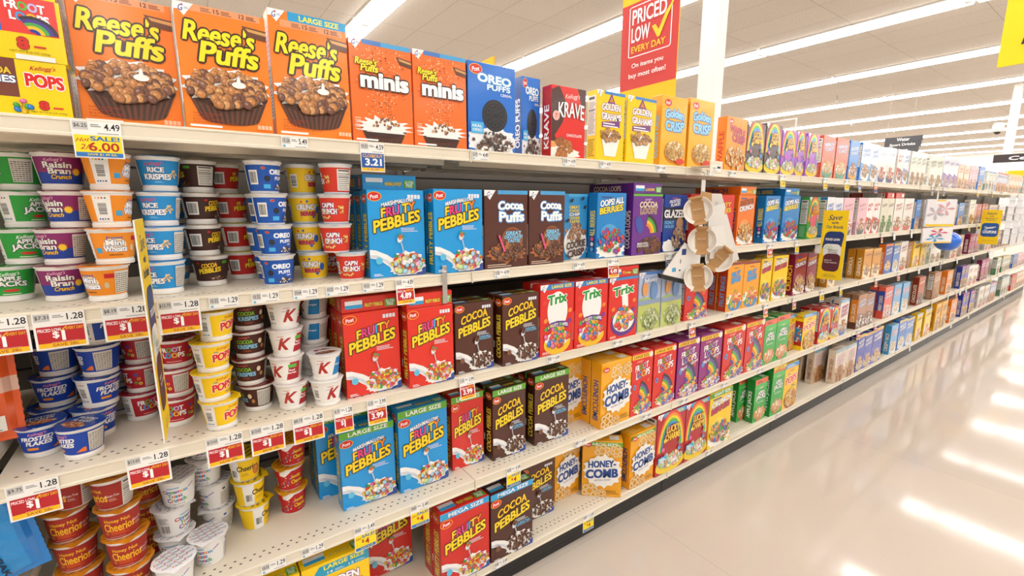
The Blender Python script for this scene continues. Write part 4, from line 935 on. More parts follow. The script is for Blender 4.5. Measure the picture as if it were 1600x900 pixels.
def mk_cheer(a):
    a.rect(.3, 0, .42, 1, '#f3f2ee', 5); wtext(a, 'Cheerios', .52, .62, .2, .26, '#1e1e1e', bold=.03); a.lines(.44, .24, .54, .4, 3, '#c89a1a'); a.ell(.62, .4, .05, .06, '#e8742a', 16); a.pile(.62, .42, .04, .04, 16, .013, ['#e0a85c', '#c98f45'], 3, 'loop'); a.rect(.7, 0, .92, 1, '#f3f2ee', 8); a.lines(.72, .1, .8, .9, 9, '#777777'); a.barcode(.82, .1, .9, .6, 3); a.ell(.76, .9, .014, .012, '#2a52a8', 10); a.barcode(.32, .15, .4, .6, 5)
def mk_luck(a):
    a.poly([(.36, 1), (.36, .8), (.42, .72), (.5, 1)], '#f7f6f2'); wtext(a, 'Lucky', .56, .66, .1, .22, '#f7c82a', '#7a1010', .04, .05); wtext(a, 'Charms', .57, .4, .13, .22, '#f7c82a', '#7a1010', .04, .05)
    rnd = random.Random(4)
    for i in range(16): a.ell(.36+.2*rnd.random(), .12+.7*rnd.random(), .01, .01, rnd.choice(['#f0c8b8', '#e9b8a0', '#4fae6a', '#f3e6d2', '#3f7fd0']), 5, rnd.random(), i == 0)
    wtext(a, 'Gluten Free', .6, .16, .09, .06, '#f6d8cc', bold=0); a.rect(.7, 0, .9, 1, '#f3f2ee', 8); a.lines(.72, .1, .88, .9, 9, '#8b8985'); a.barcode(.2, .15, .3, .6, 5)
CN = ['#d8402e', '#3f7fd0', '#4fae49', '#8657b0']
for x in [
 ('apple_cup', 'bowl', '#2aa23c', '#2f8a3a', 'green cereal cup with dark-edged lettering', 'green', mk_apple, lidprint('#2f8a3a', ['APPLE', 'JACKS'])),
 ('raisin_cup', 'bowl', '#8a2468', '#8a2a4a', 'purple and blue cereal cup with yellow sun', 'purple and blue', mk_raisin, lidprint('#7a2458', ['RAISIN'], '#ffffff', ['#8a4a2c', '#b5703f', '#5a2f38'])),
 ('mini_cup', 'bowl', '#f2921c', '#e8861a', 'orange cereal cup with cream patch', 'orange', mk_mini, lidprint('#e8861a', ['MINI'], '#ffffff', ['#d9a05c', '#e8bd82'])),
 ('rice_cup', 'bowl', '#1f92d8', '#1b86cc', 'sky blue cereal cup with white lettering', 'sky blue', mk_rice, lidprint('#1b86cc', ['RICE'], '#ffffff', ['#e8d2a8', '#d9bd8a', '#b5703f'])),
 ('cocoapeb_cup', 'bowl', '#3f2018', '#c9b8a2', 'dark brown cereal cup with yellow lettering', 'dark brown', mk_pebcup(False), lidprint('#8a6a50', ['PEBBLES'], '#ffdb1c')),
 ('fruitypeb_cup', 'bowl', '#c3231d', '#d9c23a', 'red cereal cup with yellow-lidded white rim', 'red white-rimmed', mk_pebcup(True), lidprint('#c8a82a', ['PEBBLES'], '#ffdb1c')),
 ('oreo_cup', 'tall', '#1656b4', '#d9dde6', 'royal blue cereal cup with black cookie', 'royal blue', mk_oreo, lidprint('#8a9ac0', ['OREO'], '#ffffff')),
 ('berries_cup', 'tall', '#f5cc1c', '#9ec2e0', 'yellow cereal cup with blue-edged crunch lettering', 'yellow crunch', mk_berr, lidprint('#6aa0d0', ['CRUNCH'], '#ffffff')),
 ('capn_cup', 'tall', '#d8341c', '#b8cfe3', 'red-orange cereal cup with blue-edged lettering', 'red crunch', mk_capn, lidprint('#7aa6d0', ['CRUNCH'], '#ffffff')),
 ('frosted_cup', 'bowl', '#0f44b0', '#14409c', 'deep blue cereal cup with slanted white lettering', 'deep blue', mk_frost, lidprint('#14409c', ['FROSTED', 'FLAKES'], '#e8eefc', ['#b5552a', '#e8c49a', '#d08a50'])),
 ('froot_cup', 'bowl', '#b81a2e', '#a81c30', 'crimson cereal cup with ring-shaped coloured letters', 'crimson', mk_loop, lidprint('#a81c30', ['LOOPS'], '#ffffff', ['#8a3a30', '#c8b8a8', '#5a7a4a'])),
 ('pops_cup', 'bowl', '#fcd20a', '#f2c80a', 'bright yellow cereal cup with red lettering', 'bright yellow', mk_pops, lidprint('#f2c80a', ['POPS'], '#d8281c', ['#f0c060', '#d98a30', '#f7dc90'])),
 ('krispies_cup', 'bowl', '#4a1f14', '#7a2a1e', 'chocolate brown cereal cup with blue and green lettering', 'chocolate brown', mk_kris, lidprint('#7a2a1e', ['KRISPIES'], '#cfe0f2', ['#5a2a1a', '#8a4a30'])),
 ('special_red_cup', 'bowl', '#f3f1ee', '#efe6e3', 'white cereal cup with large red letter', 'white and red', mk_spec(False), lidprint('#d8a8a4', ['K'], '#c8202e', ['#a83a30', '#c98f6a'])),
 ('special_blue_cup', 'bowl', '#f3f1ee', '#e6e3e0', 'white and blue cereal cup with red letter', 'white and blue', mk_spec(True), lidprint('#b8a8a0', ['K'], '#c8202e', ['#8a5236', '#b5805a'])),
 ('honeynut_cup', 'tall', '#a8281c', '#d88a1c', 'brick red cereal cup with yellow serif lettering', 'brick red', mk_honey, lidrepeat(['#a8381a', '#8a2a14'], ['HONEY', 'CHEERIOS'])),
 ('cinn_cup', 'tall', '#efeeeb', '#efeef0', 'white cereal cup with rainbow letters', 'white', mk_cinn, lidrepeat(CN, ['Toast', 'Crunch', 'Cinn'])),
 ('cheerios_cup', 'tall', '#fbd010', '#f4cf14', 'yellow cereal cup with black lettering', 'yellow', mk_cheer, lidrepeat(['#2a2616'], ['CHEERIOS'])),
 ('lucky_cup', 'tall', '#c31d22', '#e8a818', 'scarlet cereal cup with scattered charms', 'scarlet', mk_luck, lidrepeat(['#c3301a'], ['LUCKY', 'CHARMS'])),
]: cup_style(*x)
BOXES="""
T reese -0.151 0.045 0.070 0.000 0
T reese 0.044 0.241 0.020 0.286 0
T reese_large 0.244 0.448 0.020 0.315 0
T minis 0.448 0.642 0.020 0.286 0
T minis 0.642 0.836 0.020 0.289 0
T oreo 0.838 1.038 0.020 0.289 0
T oreo 1.103 1.281 0.072 0.000 0
T krave 1.195 1.378 0.010 0.261 0
T golden_grahams 1.447 1.620 0.020 0.279 0
T golden_grahams 1.632 1.830 0.020 0.281 0
T golden_crisp 1.868 2.067 0.020 0.314 0
T golden_crisp 2.083 2.295 0.020 0.327 0
T waffle_crisp 2.415 2.623 0.020 0.277 0
T lucky_dark 2.623 2.822 0.020 0.269 0
T lucky_dark 2.830 3.023 0.020 0.282 0
T lucky_purple 3.031 3.215 0.020 0.265 0
T lucky_purple 3.238 3.391 0.030 0.273 0
T lucky_purple 3.367 3.539 0.020 0.271 0
T salmon 3.598 3.796 0.020 0.279 0
T salmon 3.817 4.031 0.020 0.280 0
T blue_toast 4.054 4.236 0.020 0.281 0
T white_blue_bowl 4.286 4.482 0.020 0.285 0
T white_blue_bowl 4.482 4.648 0.020 0.285 0
T white_navy_bowl 4.648 4.838 0.020 0.277 0
T white_navy_bowl 4.838 5.039 0.020 0.286 0
T white_red_bowl 5.087 5.253 0.020 0.287 0
T white_blue_bowl 5.290 5.447 0.030 0.296 0
T green_granola 5.444 5.608 0.020 0.294 0
T green_granola 5.608 5.741 0.020 0.294 0
T green_granola 5.741 5.878 0.020 0.296 0
T green_granola 6.021 6.234 0.020 0.290 0
T green_granola 6.234 6.458 0.020 0.296 0
T white_purple 6.482 6.696 0.020 0.317 0
T white_purple 6.696 6.895 0.020 0.310 0
T white_purple 6.895 7.051 0.020 0.315 0
T peach_bowl 7.078 7.296 0.020 0.264 0
T peach_bowl 7.324 7.554 0.020 0.262 0
T pink_bowl 7.584 7.796 0.020 0.267 0
T pink_bowl 7.796 7.954 0.020 0.278 0
T blue_toast 8.018 8.311 0.020 0.281 0
T green_window 8.424 8.588 0.020 0.244 0
T green_window 8.596 8.760 0.020 0.244 0
T green_window 8.768 8.932 0.020 0.244 0
T blue_orange 9.058 9.213 0.020 0.254 0
T blue_orange 9.221 9.376 0.020 0.254 0
T blue_orange 9.384 9.549 0.020 0.250 0
T blue_orange 9.557 9.722 0.020 0.250 0
T peach_bowl 9.911 10.142 0.020 0.261 0
T peach_bowl 10.150 10.381 0.020 0.261 0
T peach_bowl 10.389 10.613 0.020 0.269 0
T peach_bowl 10.621 10.846 0.020 0.269 0
T teal_bag 10.962 11.179 0.020 0.261 0
T teal_bag 11.187 11.405 0.020 0.261 0
A marsh_fruity 0.481 0.674 0.030 0.276 2
A marsh_fruity 0.690 0.882 -0.000 0.281 2
A cocoa_puffs 0.888 1.085 0.004 0.281 1
A cocoa_puffs 1.088 1.272 0.004 0.282 1
A cookie_crisp 1.316 1.479 0.065 0.275 1
A oops_berries 1.458 1.643 0.010 0.281 1
A cocoa_loops 1.679 1.893 0.004 0.279 2
A glazed_holes 1.924 2.112 0.020 0.279 0
A red_plain 2.134 2.307 0.020 0.285 0
A red_plain 2.347 2.571 0.030 0.285 0
A pb_crunch 2.594 2.778 0.020 0.285 0
A pb_crunch 2.911 3.021 0.085 0.286 0
A oops_berries 2.899 3.083 0.020 0.285 0
A oops_berries 3.125 3.355 0.020 0.287 2
A lucky_rainbow 3.515 3.674 0.085 0.284 0
A lucky_rainbow 3.487 3.656 0.020 0.283 0
A white_blue_bowl 3.771 3.903 0.020 0.286 0
A white_blue_bowl 3.903 4.040 0.020 0.283 0
A pink_bowl 4.063 4.270 0.020 0.284 0
A pink_bowl 4.347 4.533 0.020 0.287 0
A white_red_bowl 4.533 4.672 0.020 0.288 0
A white_red_bowl 4.672 4.833 0.020 0.290 0
A green_orange 4.848 5.001 0.020 0.286 0
A green_orange 5.001 5.161 0.020 0.287 0
A white_wheat 5.178 5.416 0.020 0.289 0
A white_wheat 5.433 5.700 0.020 0.291 0
A blue_toast 5.824 5.903 0.030 0.282 0
A tan_flakes 6.044 6.335 0.030 0.284 0
A tan_flakes 6.410 6.626 0.030 0.286 0
A tan_flakes 6.634 6.851 0.030 0.286 0
A brown_oat 6.887 7.067 0.020 0.248 0
A brown_oat 7.067 7.281 0.020 0.249 0
A blue_toast 7.336 7.593 0.020 0.257 0
A green_granola 7.833 8.110 0.020 0.296 0
A pink_bowl 8.118 8.249 0.020 0.244 0
A chocolate_orange 8.216 8.454 0.020 0.244 0
A chocolate_orange 8.489 8.643 0.020 0.252 0
A chocolate_orange 8.651 8.805 0.020 0.252 0
A tan_flakes 8.926 9.155 0.020 0.236 0
A tan_flakes 9.163 9.392 0.020 0.236 0
A white_navy_bowl 9.526 9.736 0.020 0.237 0
A white_navy_bowl 9.744 9.955 0.020 0.237 0
A white_wheat 10.148 10.383 0.020 0.218 0
A white_wheat 10.391 10.627 0.020 0.218 0
A white_navy_bowl 10.788 10.961 0.020 0.218 0
A white_navy_bowl 10.969 11.141 0.020 0.218 0
A white_navy_bowl 11.149 11.321 0.020 0.218 0
B fruity 0.386 0.573 0.035 0.275 3
B fruity 0.582 0.754 -0.004 0.272 2
B cocoa_pebbles 0.770 0.937 0.020 0.261 1
B cocoa_pebbles 0.959 1.137 -0.004 0.273 1
B trix_large 1.144 1.330 -0.000 0.295 1
B trix_large 1.334 1.534 -0.000 0.292 1
B trix 1.539 1.737 -0.000 0.287 2
B bluey 1.765 1.937 0.020 0.291 0
B bluey 1.942 2.114 0.020 0.283 0
B froot 2.142 2.355 0.020 0.243 0
B fruit_rings 2.526 2.699 0.010 0.283 1
B fruit_rings 2.699 2.886 0.010 0.278 1
B crunch_berries 2.922 3.059 0.020 0.281 0
B crunch_berries 3.076 3.275 0.020 0.288 1
B cinn_crunch 3.367 3.549 0.020 0.282 1
B cinn_crunch 3.559 3.702 0.020 0.279 0
B granola_gold 3.919 4.069 0.020 0.282 1
B granola_gold 4.608 4.795 0.020 0.249 1
B granola_gold 4.809 5.007 0.020 0.243 1
B frosted_navy 5.102 5.300 0.020 0.268 0
B frosted_blue 5.317 5.491 0.020 0.263 0
B white_wheat 5.508 5.710 0.020 0.272 0
B brown_oat 5.748 5.903 0.030 0.254 0
B yellow_loops 5.903 6.106 0.020 0.254 0
B yellow_loops 6.148 6.319 0.020 0.243 0
B green_orange 6.361 6.495 0.030 0.240 0
B green_granola 6.475 6.684 0.020 0.242 0
B green_granola 6.684 6.878 0.020 0.240 0
B white_wheat 7.294 7.545 0.020 0.258 0
B tan_flakes 7.545 7.809 0.020 0.256 0
B magenta_flakes 8.120 8.410 0.020 0.251 0
B magenta_flakes 8.418 8.689 0.020 0.249 0
B white_wheat 9.029 9.218 0.020 0.228 0
B white_wheat 9.226 9.415 0.020 0.228 0
B tan_flakes 9.588 9.797 0.020 0.236 0
B tan_flakes 9.805 10.014 0.020 0.236 0
B peach_bowl 10.159 10.390 0.020 0.237 0
B peach_bowl 10.398 10.630 0.020 0.237 0
B blue_orange 10.789 10.957 0.020 0.238 0
B blue_orange 10.965 11.134 0.020 0.238 0
B blue_orange 11.142 11.311 0.020 0.238 0
B green_granola 11.430 11.617 0.020 0.219 0
B green_granola 11.625 11.812 0.020 0.219 0
B green_granola 11.820 12.007 0.020 0.219 0
C marsh_fruity_large 0.366 0.561 0.098 0.285 0
C marsh_fruity_large 0.316 0.503 0.212 0.000 1
C marsh_fruity_large 0.565 0.763 0.078 0.315 1
C fruity_large 0.789 0.935 0.100 0.000 1
C cocoa_pebbles_large 0.957 1.128 0.066 0.305 1
C cocoa_pebbles_large 1.172 1.371 0.064 0.319 2
C honeycomb 1.379 1.516 0.140 0.000 0
C honeycomb 1.514 1.725 0.005 0.320 1
C froot_large 1.731 1.893 0.010 0.323 1
C froot_large 1.899 2.087 0.010 0.321 1
C froot_marsh 2.098 2.299 0.010 0.323 1
C froot_marsh 2.305 2.525 0.010 0.320 1
C froot_giant 2.539 2.783 0.010 0.323 1
C froot_giant 2.791 3.020 0.010 0.324 1
C apple_jacks 3.020 3.182 0.010 0.302 1
C apple_jacks 3.182 3.364 0.010 0.309 1
C pops 3.465 3.654 0.060 0.269 0
C pops 3.577 3.786 0.010 0.267 0
C lucky_red 3.841 4.058 0.010 0.270 1
C lucky_red 4.058 4.215 0.010 0.257 1
C cinn_toast 4.215 4.394 0.010 0.293 1
C brown_bear 4.582 4.781 0.010 0.293 1
C brown_bear 4.781 4.962 0.010 0.282 1
C pink_bear 5.217 5.438 0.010 0.293 1
C light_blue 5.456 5.673 0.010 0.293 1
C light_blue 5.710 5.922 0.010 0.286 1
C chocolate_orange 6.208 6.425 0.010 0.298 0
C brown_oat 6.748 7.011 0.010 0.299 1
C orange_wheat 7.280 7.528 0.010 0.277 1
C violet_cluster 7.940 8.090 0.010 0.280 1
C violet_cluster 8.098 8.248 0.010 0.280 1
C white_wheat 8.289 8.558 0.010 0.261 0
C white_wheat 8.558 8.805 0.010 0.250 0
C magenta_flakes 8.988 9.213 0.010 0.289 1
C magenta_flakes 9.221 9.446 0.010 0.289 1
C green_yellow 10.004 10.267 0.010 0.258 1
C green_yellow 10.416 10.578 0.010 0.251 1
C green_yellow 10.586 10.748 0.010 0.251 1
C green_yellow 10.894 11.041 0.030 0.230 0
C green_yellow 11.049 11.196 0.030 0.230 0
C blue_toast 11.274 11.432 0.010 0.218 0
C blue_toast 11.440 11.597 0.010 0.218 0
C pink_bowl 11.662 11.834 0.010 0.216 0
C pink_bowl 11.842 12.014 0.010 0.216 0
C pink_bowl 12.022 12.194 0.010 0.216 0
C pink_bowl 12.202 12.374 0.010 0.216 0
E gold_large 0.207 0.424 0.020 0.000 1
E gold_large 0.058 0.201 0.020 0.000 1
E fruity_mega 0.465 0.653 0.200 0.000 0
E fruity_mega 0.678 0.897 -0.002 0.311 1
E cocoa_pebbles_mega 0.900 1.117 -0.002 0.303 1
E cocoa_pebbles 1.128 1.334 0.110 0.000 0
E honeycomb_large 1.368 1.535 0.150 0.000 0
E honeycomb_large 1.743 1.947 0.006 0.297 0
E lucky_giant 1.940 2.189 -0.004 0.352 1
E lucky_giant 2.189 2.415 -0.004 0.347 1
E crunch_giant 2.422 2.665 -0.004 0.353 1
E apple_jacks 2.915 3.071 0.090 0.000 1
E apple_jacks 2.988 3.157 0.020 0.000 0
E apple_jacks_large 3.178 3.351 -0.000 0.357 1
E pops_large 3.351 3.556 -0.000 0.339 0
E cinn_giant 4.084 4.299 0.190 0.000 0
E cinn_giant 4.077 4.307 0.100 0.000 0
E cinn_giant 4.217 4.449 -0.000 0.279 0
E cinn_giant 4.449 4.655 -0.000 0.280 1
E frosted_violet 4.669 4.829 -0.000 0.332 1
E frosted_violet 4.829 5.027 -0.000 0.323 1
E frosted_violet 5.027 5.270 -0.000 0.332 1
E light_blue 5.511 5.712 -0.000 0.287 0
E frosted_blue 5.731 5.963 -0.000 0.306 1
E frosted_blue 5.963 6.208 -0.000 0.292 1
E yellow_loops 6.293 6.491 -0.000 0.293 1
E yellow_loops 6.582 6.817 -0.000 0.304 1
E shredded 6.990 7.194 -0.000 0.317 1
E shredded 7.221 7.463 -0.000 0.319 1
E orange_wheat 7.632 7.919 -0.000 0.285 1
E violet_cluster 8.175 8.331 -0.000 0.304 1
E violet_cluster 8.339 8.495 -0.000 0.304 1
E violet_cluster 8.571 8.843 -0.000 0.295 0
E white_wheat 9.071 9.371 -0.000 0.296 0
E white_wheat 9.418 9.573 -0.000 0.288 0
E white_wheat 9.581 9.737 -0.000 0.288 0
E blue_orange 9.787 9.975 -0.000 0.289 0
E blue_orange 9.983 10.171 -0.000 0.289 0
E green_window 10.597 10.790 -0.000 0.303 0
E green_window 10.798 10.991 -0.000 0.303 0
E green_window 10.999 11.192 -0.000 0.303 0
E red_plain 11.413 11.601 -0.000 0.263 0
E red_plain 11.609 11.796 -0.000 0.263 0
E peach_bowl 11.861 12.068 -0.000 0.257 0
E peach_bowl 12.076 12.282 -0.000 0.257 0
E peach_bowl 12.290 12.497 -0.000 0.257 0
E peach_bowl 12.505 12.711 -0.000 0.257 0
"""
CUPS="""
A apple_cup 0.219 -0.341:10 -0.307:20 -0.296:50 -0.293:-80
A raisin_cup 0.152 -0.237:0 -0.228:-40 -0.207:-40 -0.210:0
A mini_cup 0.090 -0.152:-45 -0.129:10 -0.125:75 -0.119:75
A rice_cup 0.121 -0.036:-40 -0.030:-40 -0.029:-20 -0.022:0
A rice_cup 0.276 -0.020:10 -0.020:0 -0.014:10 -0.006:-20
A cocoapeb_cup 0.200 0.071:0 0.061:60 0.062:60 0.063:-80
A fruitypeb_cup 0.292 0.162:50 0.152:70 0.147:50 0.131:70
A oreo_cup 0.095 0.230:0 0.230:15 0.224:50 0.215:40
A oreo_cup 0.210 0.231:20 0.217:20 0.224:30
A berries_cup 0.160 0.346:-30 0.335:-30 0.329:0 0.326:45
A capn_cup 0.239 0.429:0 0.405:30
A capn_cup 0.075 0.438:0 0.396:-10 0.400:-30 0.407:-90
B frosted_cup 0.155 -0.324:0
B frosted_cup 0.085 -0.241:-50
B frosted_cup 0.270 -0.319:0 -0.305:0 -0.294:-80 -0.286:50
B frosted_cup 0.200 -0.227:40 -0.211:45 -0.201:-80 -0.195:60
B frosted_cup 0.346 -0.191:-80 -0.185:-80 -0.180:-50
B froot_cup 0.262 -0.132:40 -0.124:-60 -0.120:-80
B froot_cup 0.160 -0.049:0 -0.043:-80 -0.036:0
B pops_cup 0.062 0.050:45 0.040:30 0.045:35 0.060:50
B pops_cup 0.212 0.052:0 0.048:10 0.051:0
B krispies_cup 0.139 0.152:-80 0.140:-20 0.144:-10 0.148:0
B special_red_cup 0.085 0.238:0 0.230:-30 0.234:0 0.235:30
B special_blue_cup 0.050 0.332:30 0.332:0
B special_blue_cup 0.180 0.326:0 0.328:10 0.334:-60 0.340:-60
C honeynut_cup 0.171 -0.301:0 -0.303:0 -0.310:0 -0.290:-60
C honeynut_cup 0.110 -0.192:0 -0.193:0 -0.199:0 -0.204:-60
C honeynut_cup 0.262 -0.163:0 -0.160:0 -0.153:0
C cinn_cup 0.182 -0.094:0 -0.093:60 -0.073:0
C cinn_cup 0.258 0.017:-70 0.015:-60 0.000:-20 0.002:-20
C cinn_cup 0.113 -0.015:-25
C cinn_cup 0.045 -0.096:-10
C cheerios_cup 0.210 0.116:60 0.109:40 0.102:0
C lucky_cup 0.225 0.233:0 0.230:0 0.243:0
"""
TAGS="""
T two_sale -0.120 6.25 4.49
T strip 0.284 15.26 5.49
T closeout 0.496 10.31 4.59
T strip 0.872 12.79 4.49
T strip 1.282 11.10 4.99
T strip 1.483 11.10 4.99
T strip 1.852 12.04 4.49
T strip 2.264 12.04 4.49
T strip 2.464 9.31 4.49
T yellow 3.016 11.36 5.49
T yellow 3.622 12.14 4.99
T yellow 3.991 13.10 4.99
T blue 4.220 10.90 4.79
T orange 4.562 11.05 4.59
T blue 6.095 9.90 4.59
T blue 6.498 9.95 4.79
T yellow 7.960 8.90 3.99
T yellow 8.765 9.10 3.99
T strip 9.366 9.10 3.99
A every -0.324 6.31 1.28
A every -0.232 7.31 1.28
A every -0.117 8.19 1.28
A every -0.014 15.75 1.28
A strip 0.082 10.32 1.29
A strip 0.179 10.32 1.29
A strip 0.282 20.64 1.29
A strip 0.370 10.32 1.29
A strip 0.478 10.31 1.29
A small 0.579 12.31 4.89
A strip 0.960 11.26 4.99
A strip 1.348 12.10 4.99
A small 1.552 12.20 4.49
A blue 1.954 9.10 2.00
A small 2.528 11.04 1.97
A small 2.948 10.02 4.99
A yellow 3.304 11.90 4.99
A red 4.865 10.20 4.29
A white 5.166 9.80 4.39
A white 5.641 9.60 4.59
A white 6.810 10.10 3.99
A yellow 7.809 9.80 3.99
A yellow 8.227 9.90 3.99
B every -0.322 9.75 1.28
B every -0.116 13.65 1.28
B every 0.048 13.65 1.28
B every 0.152 13.65 1.28
B every 0.261 8.19 1.28
B one 0.362 8.19 1.28
B small 0.467 11.10 3.99
B small 0.801 11.10 3.99
B strip 1.216 14.10 4.99
B strip 1.603 13.40 4.89
B strip 1.809 13.40 4.89
B small 2.182 12.30 4.49
B strip 2.551 10.10 2.49
B small 2.965 11.10 4.49
B small 3.354 11.20 4.49
B yellow 3.785 10.40 4.99
B yellow 4.128 10.60 4.99
B red 4.873 9.90 3.79
B red 5.446 9.40 3.99
B white 6.059 9.10 3.99
B white 6.426 9.20 4.19
B blue 6.828 9.20 4.29
B white 7.493 9.30 4.29
B white 8.297 9.30 4.29
B white 9.169 9.30 4.29
B yellow 10.246 9.30 4.29
C strip 0.134 10.32 1.29
C strip 0.244 10.32 1.29
C sale4 0.406 19.61 5.49
C sale4 0.602 19.61 5.49
C sale4 1.013 16.20 5.49
C strip 1.383 14.30 4.99
C strip 1.842 13.60 4.89
C strip 2.160 12.80 4.89
C strip 2.559 12.70 4.99
C strip 2.980 12.30 4.89
C red 4.616 10.90 4.99
C red 5.017 11.20 5.29
C strip 3.811 10.30 4.99
C yellow 6.721 9.60 3.99
C white 7.361 9.70 3.99
C red 7.731 9.70 3.99
C white 7.912 9.90 3.99
C white 8.195 9.90 4.29
C yellow 9.630 9.90 4.29
C white 10.154 9.90 4.29
E strip 0.949 12.80 5.49
E sale4 1.451 15.70 5.49
E strip 2.451 13.60 4.99
E strip 3.310 12.90 4.99
E strip 4.457 12.60 4.99
E white 6.139 10.60 4.49
E white 7.740 10.20 4.49
E white 8.597 10.20 4.69
E white 10.932 10.10 4.69
"""
# ---------------------------------------------------------------- camera
CAM_Y, CAM_H, FOC = -1.406, 1.58, 728.0
cam = bpy.data.cameras.new('camera'); cam.sensor_width = 36; cam.lens = 36*FOC/1600; cam.clip_start = .02; cam.clip_end = 200
co = bpy.data.objects.new('camera', cam); COL.objects.link(co)
pt, yw = R(10.05), R(54.4)
F = Vector((math.cos(yw)*math.cos(pt), math.sin(yw)*math.cos(pt), -math.sin(pt)))
RT = Vector((math.sin(yw), -math.cos(yw), 0)); UP = RT.cross(F)
co.matrix_world = Matrix(((RT.x, UP.x, -F.x, 0), (RT.y, UP.y, -F.y, CAM_Y), (RT.z, UP.z, -F.z, CAM_H), (0, 0, 0, 1)))
S.camera = co
S.view_settings.view_transform = 'Standard'; S.view_settings.look = 'None'; S.view_settings.gamma = 1
S.view_settings.use_curve_mapping = False; S.view_settings.exposure = EXPOSURE
w = bpy.data.worlds.new('store_air'); S.world = w; w.use_nodes = True
w.node_tree.nodes['Background'].inputs[0].default_value = (.9, .87, .82, 1); w.node_tree.nodes['Background'].inputs[1].default_value = .3

ORD = ['', 'first', 'second', 'third', 'fourth', 'fifth', 'sixth', 'seventh', 'eighth', 'ninth', 'tenth', 'eleventh', 'twelfth', 'thirteenth', 'fourteenth', 'fifteenth', 'sixteenth', 'seventeenth', 'eighteenth', 'nineteenth', 'twentieth', 'twenty-first', 'twenty-second', 'twenty-third', 'twenty-fourth', 'twenty-fifth']
SHN = dict(T='top', A='second', B='third', C='fourth', E='bottom')

# ---------------------------------------------------------------- room
X0, X1, Y0, Y1, HC = -9.0, 31.0, -13.0, 16.0, 4.0
def slab(name, pts, m, kind='structure'):
    b = MB(); b.poly(pts); o = link(name, b.build(name, m)); return tag(o, kind=kind)
b = MB(); b.box(X0, X1, Y0, Y1, -.1, 0); tag(link('floor', b.build('floor', floor_mat())), kind='structure')
b = MB(); b.box(X0, X1, Y0, Y1, HC, HC+.1); tag(link('ceiling', b.build('ceiling', ceiling_mat())), kind='structure')
WM = mat('wall_paint', '#f0ebe4', rough=.7, noise=.02, nscale=2)
for nm, q in (('wall_far', (X1, X1+.1, Y0, Y1)), ('wall_near', (X0-.1, X0, Y0, Y1)), ('wall_left', (X0, X1, Y1, Y1+.1)), ('wall_right', (X0, X1, Y0-.1, Y0))):
    b = MB(); b.box(q[0], q[1], q[2], q[3], 0, HC); tag(link(nm, b.build(nm, WM)), kind='structure')
# ceiling strip lights, square to the aisle
hm = MB(); hm.box(-.165, .165, -1.20, 1.20, -.018, 0); hmesh = hm.build('lamp_body', M['housing'])
dm = MB()
P = [(-.15, -.018), (-.135, -.045), (.135, -.045), (.15, -.018)]
for i in range(3):
    (xa, za), (xb, zb) = P[i], P[i+1]
    dm.poly([(xa, -1.195, za), (xa, 1.195, za), (xb, 1.195, zb), (xb, -1.195, zb)])
dm.poly([(p[0], -1.195, p[1]) for p in P]); dm.poly([(p[0], 1.195, p[1]) for p in reversed(P)])
dmesh = dm.build('diffuser', M['lamp'])
cp = MB(); cp.box(-.05, .05, -.03, .03, -.05, -.02, b=.004); cmesh = cp.build('end_clip', M['housing'])
nrow = 0
for i in range(-3, 11):
    x = 2.33 + 2.785*i; nrow += 1
    for j in range(-4, 5):
        y = 1.52 + 2.44*j
        o = link('ceiling_light', hmesh, loc=(x, y, HC-.001)); link('diffuser', dmesh, o); link('end_clip', cmesh, o, loc=(0, -1.17, 0))
        tag(o, ('white strip light, %s length in the %s ceiling row from the left' % (ORD[j+5], ORD[i+1])) if i >= 0 else ('white strip light, %s length in the %s row behind the picture' % (ORD[j+5], ORD[-i])), 'ceiling light', 'strip lights in rows across the ceiling')
# columns
def column(x, y, label):
    b = MB(); b.box(x-.065, x+.065, y-.065, y+.065, 0, HC-.001, b=.006); o = link('column', b.build('column', M['white']))
    tag(o, kind='structure', label=label); return o
column(3.33, .72, 'white square column rising behind the near shelving'); column(14.2, .75, 'white square column far down the aisle')
# sprinklers
def sprinkler(x, y, lab):
    o = bpy.data.objects.new('ceiling_sprinkler', None); COL.objects.link(o); o.location = (x, y, HC)
    b = MB(); b.lathe([(.012, -.10), (.014, -.09), (.014, -.002)], 12); link('pipe', b.build('pipe', M['metal']), o)
    b = MB(); b.lathe([(.001, -.135), (.03, -.132), (.03, -.129), (.008, -.127), (.008, -.105), (.02, -.103), (.02, -.099)], 14); link('deflector', b.build('deflector', M['metal']), o)
    tag(o, lab, 'sprinkler', 'ceiling sprinklers')
sprinkler(1.58, 3.62, 'chrome ceiling sprinkler above the tall orange cartons'); sprinkler(16.2, 4.35, 'chrome ceiling sprinkler beyond the navy price tag boxes')
sprinkler(18.9, 4.1, 'chrome ceiling sprinkler above the grey aisle marker'); sprinkler(12.3, 3.3, 'chrome ceiling sprinkler between the middle light rows')
# security camera on the far column
o = bpy.data.objects.new('security_camera', None); COL.objects.link(o); o.location = (14.2, .816, 3.24)
b = MB(); b.tube((0, 0, 0), (-.04, .10, 0), .022); link('arm', b.build('arm', M['white']), o)
b = MB(); b.lathe([(.02, -.17), (.07, -.14), (.09, -.08), (.09, -.02), (.06, .03), (.01, .04)], 20); h = link('housing', b.build('housing', M['white'], 50), o, loc=(-.05, .13, 0))
b = MB(); b.lathe([(.005, -.2), (.04, -.185), (.055, -.15)], 16); link('lens_dome', b.build('lens_dome', M['kick'], 50), o, loc=(-.05, .13, 0))
tag(o, 'white dome security camera on the far column', 'camera')

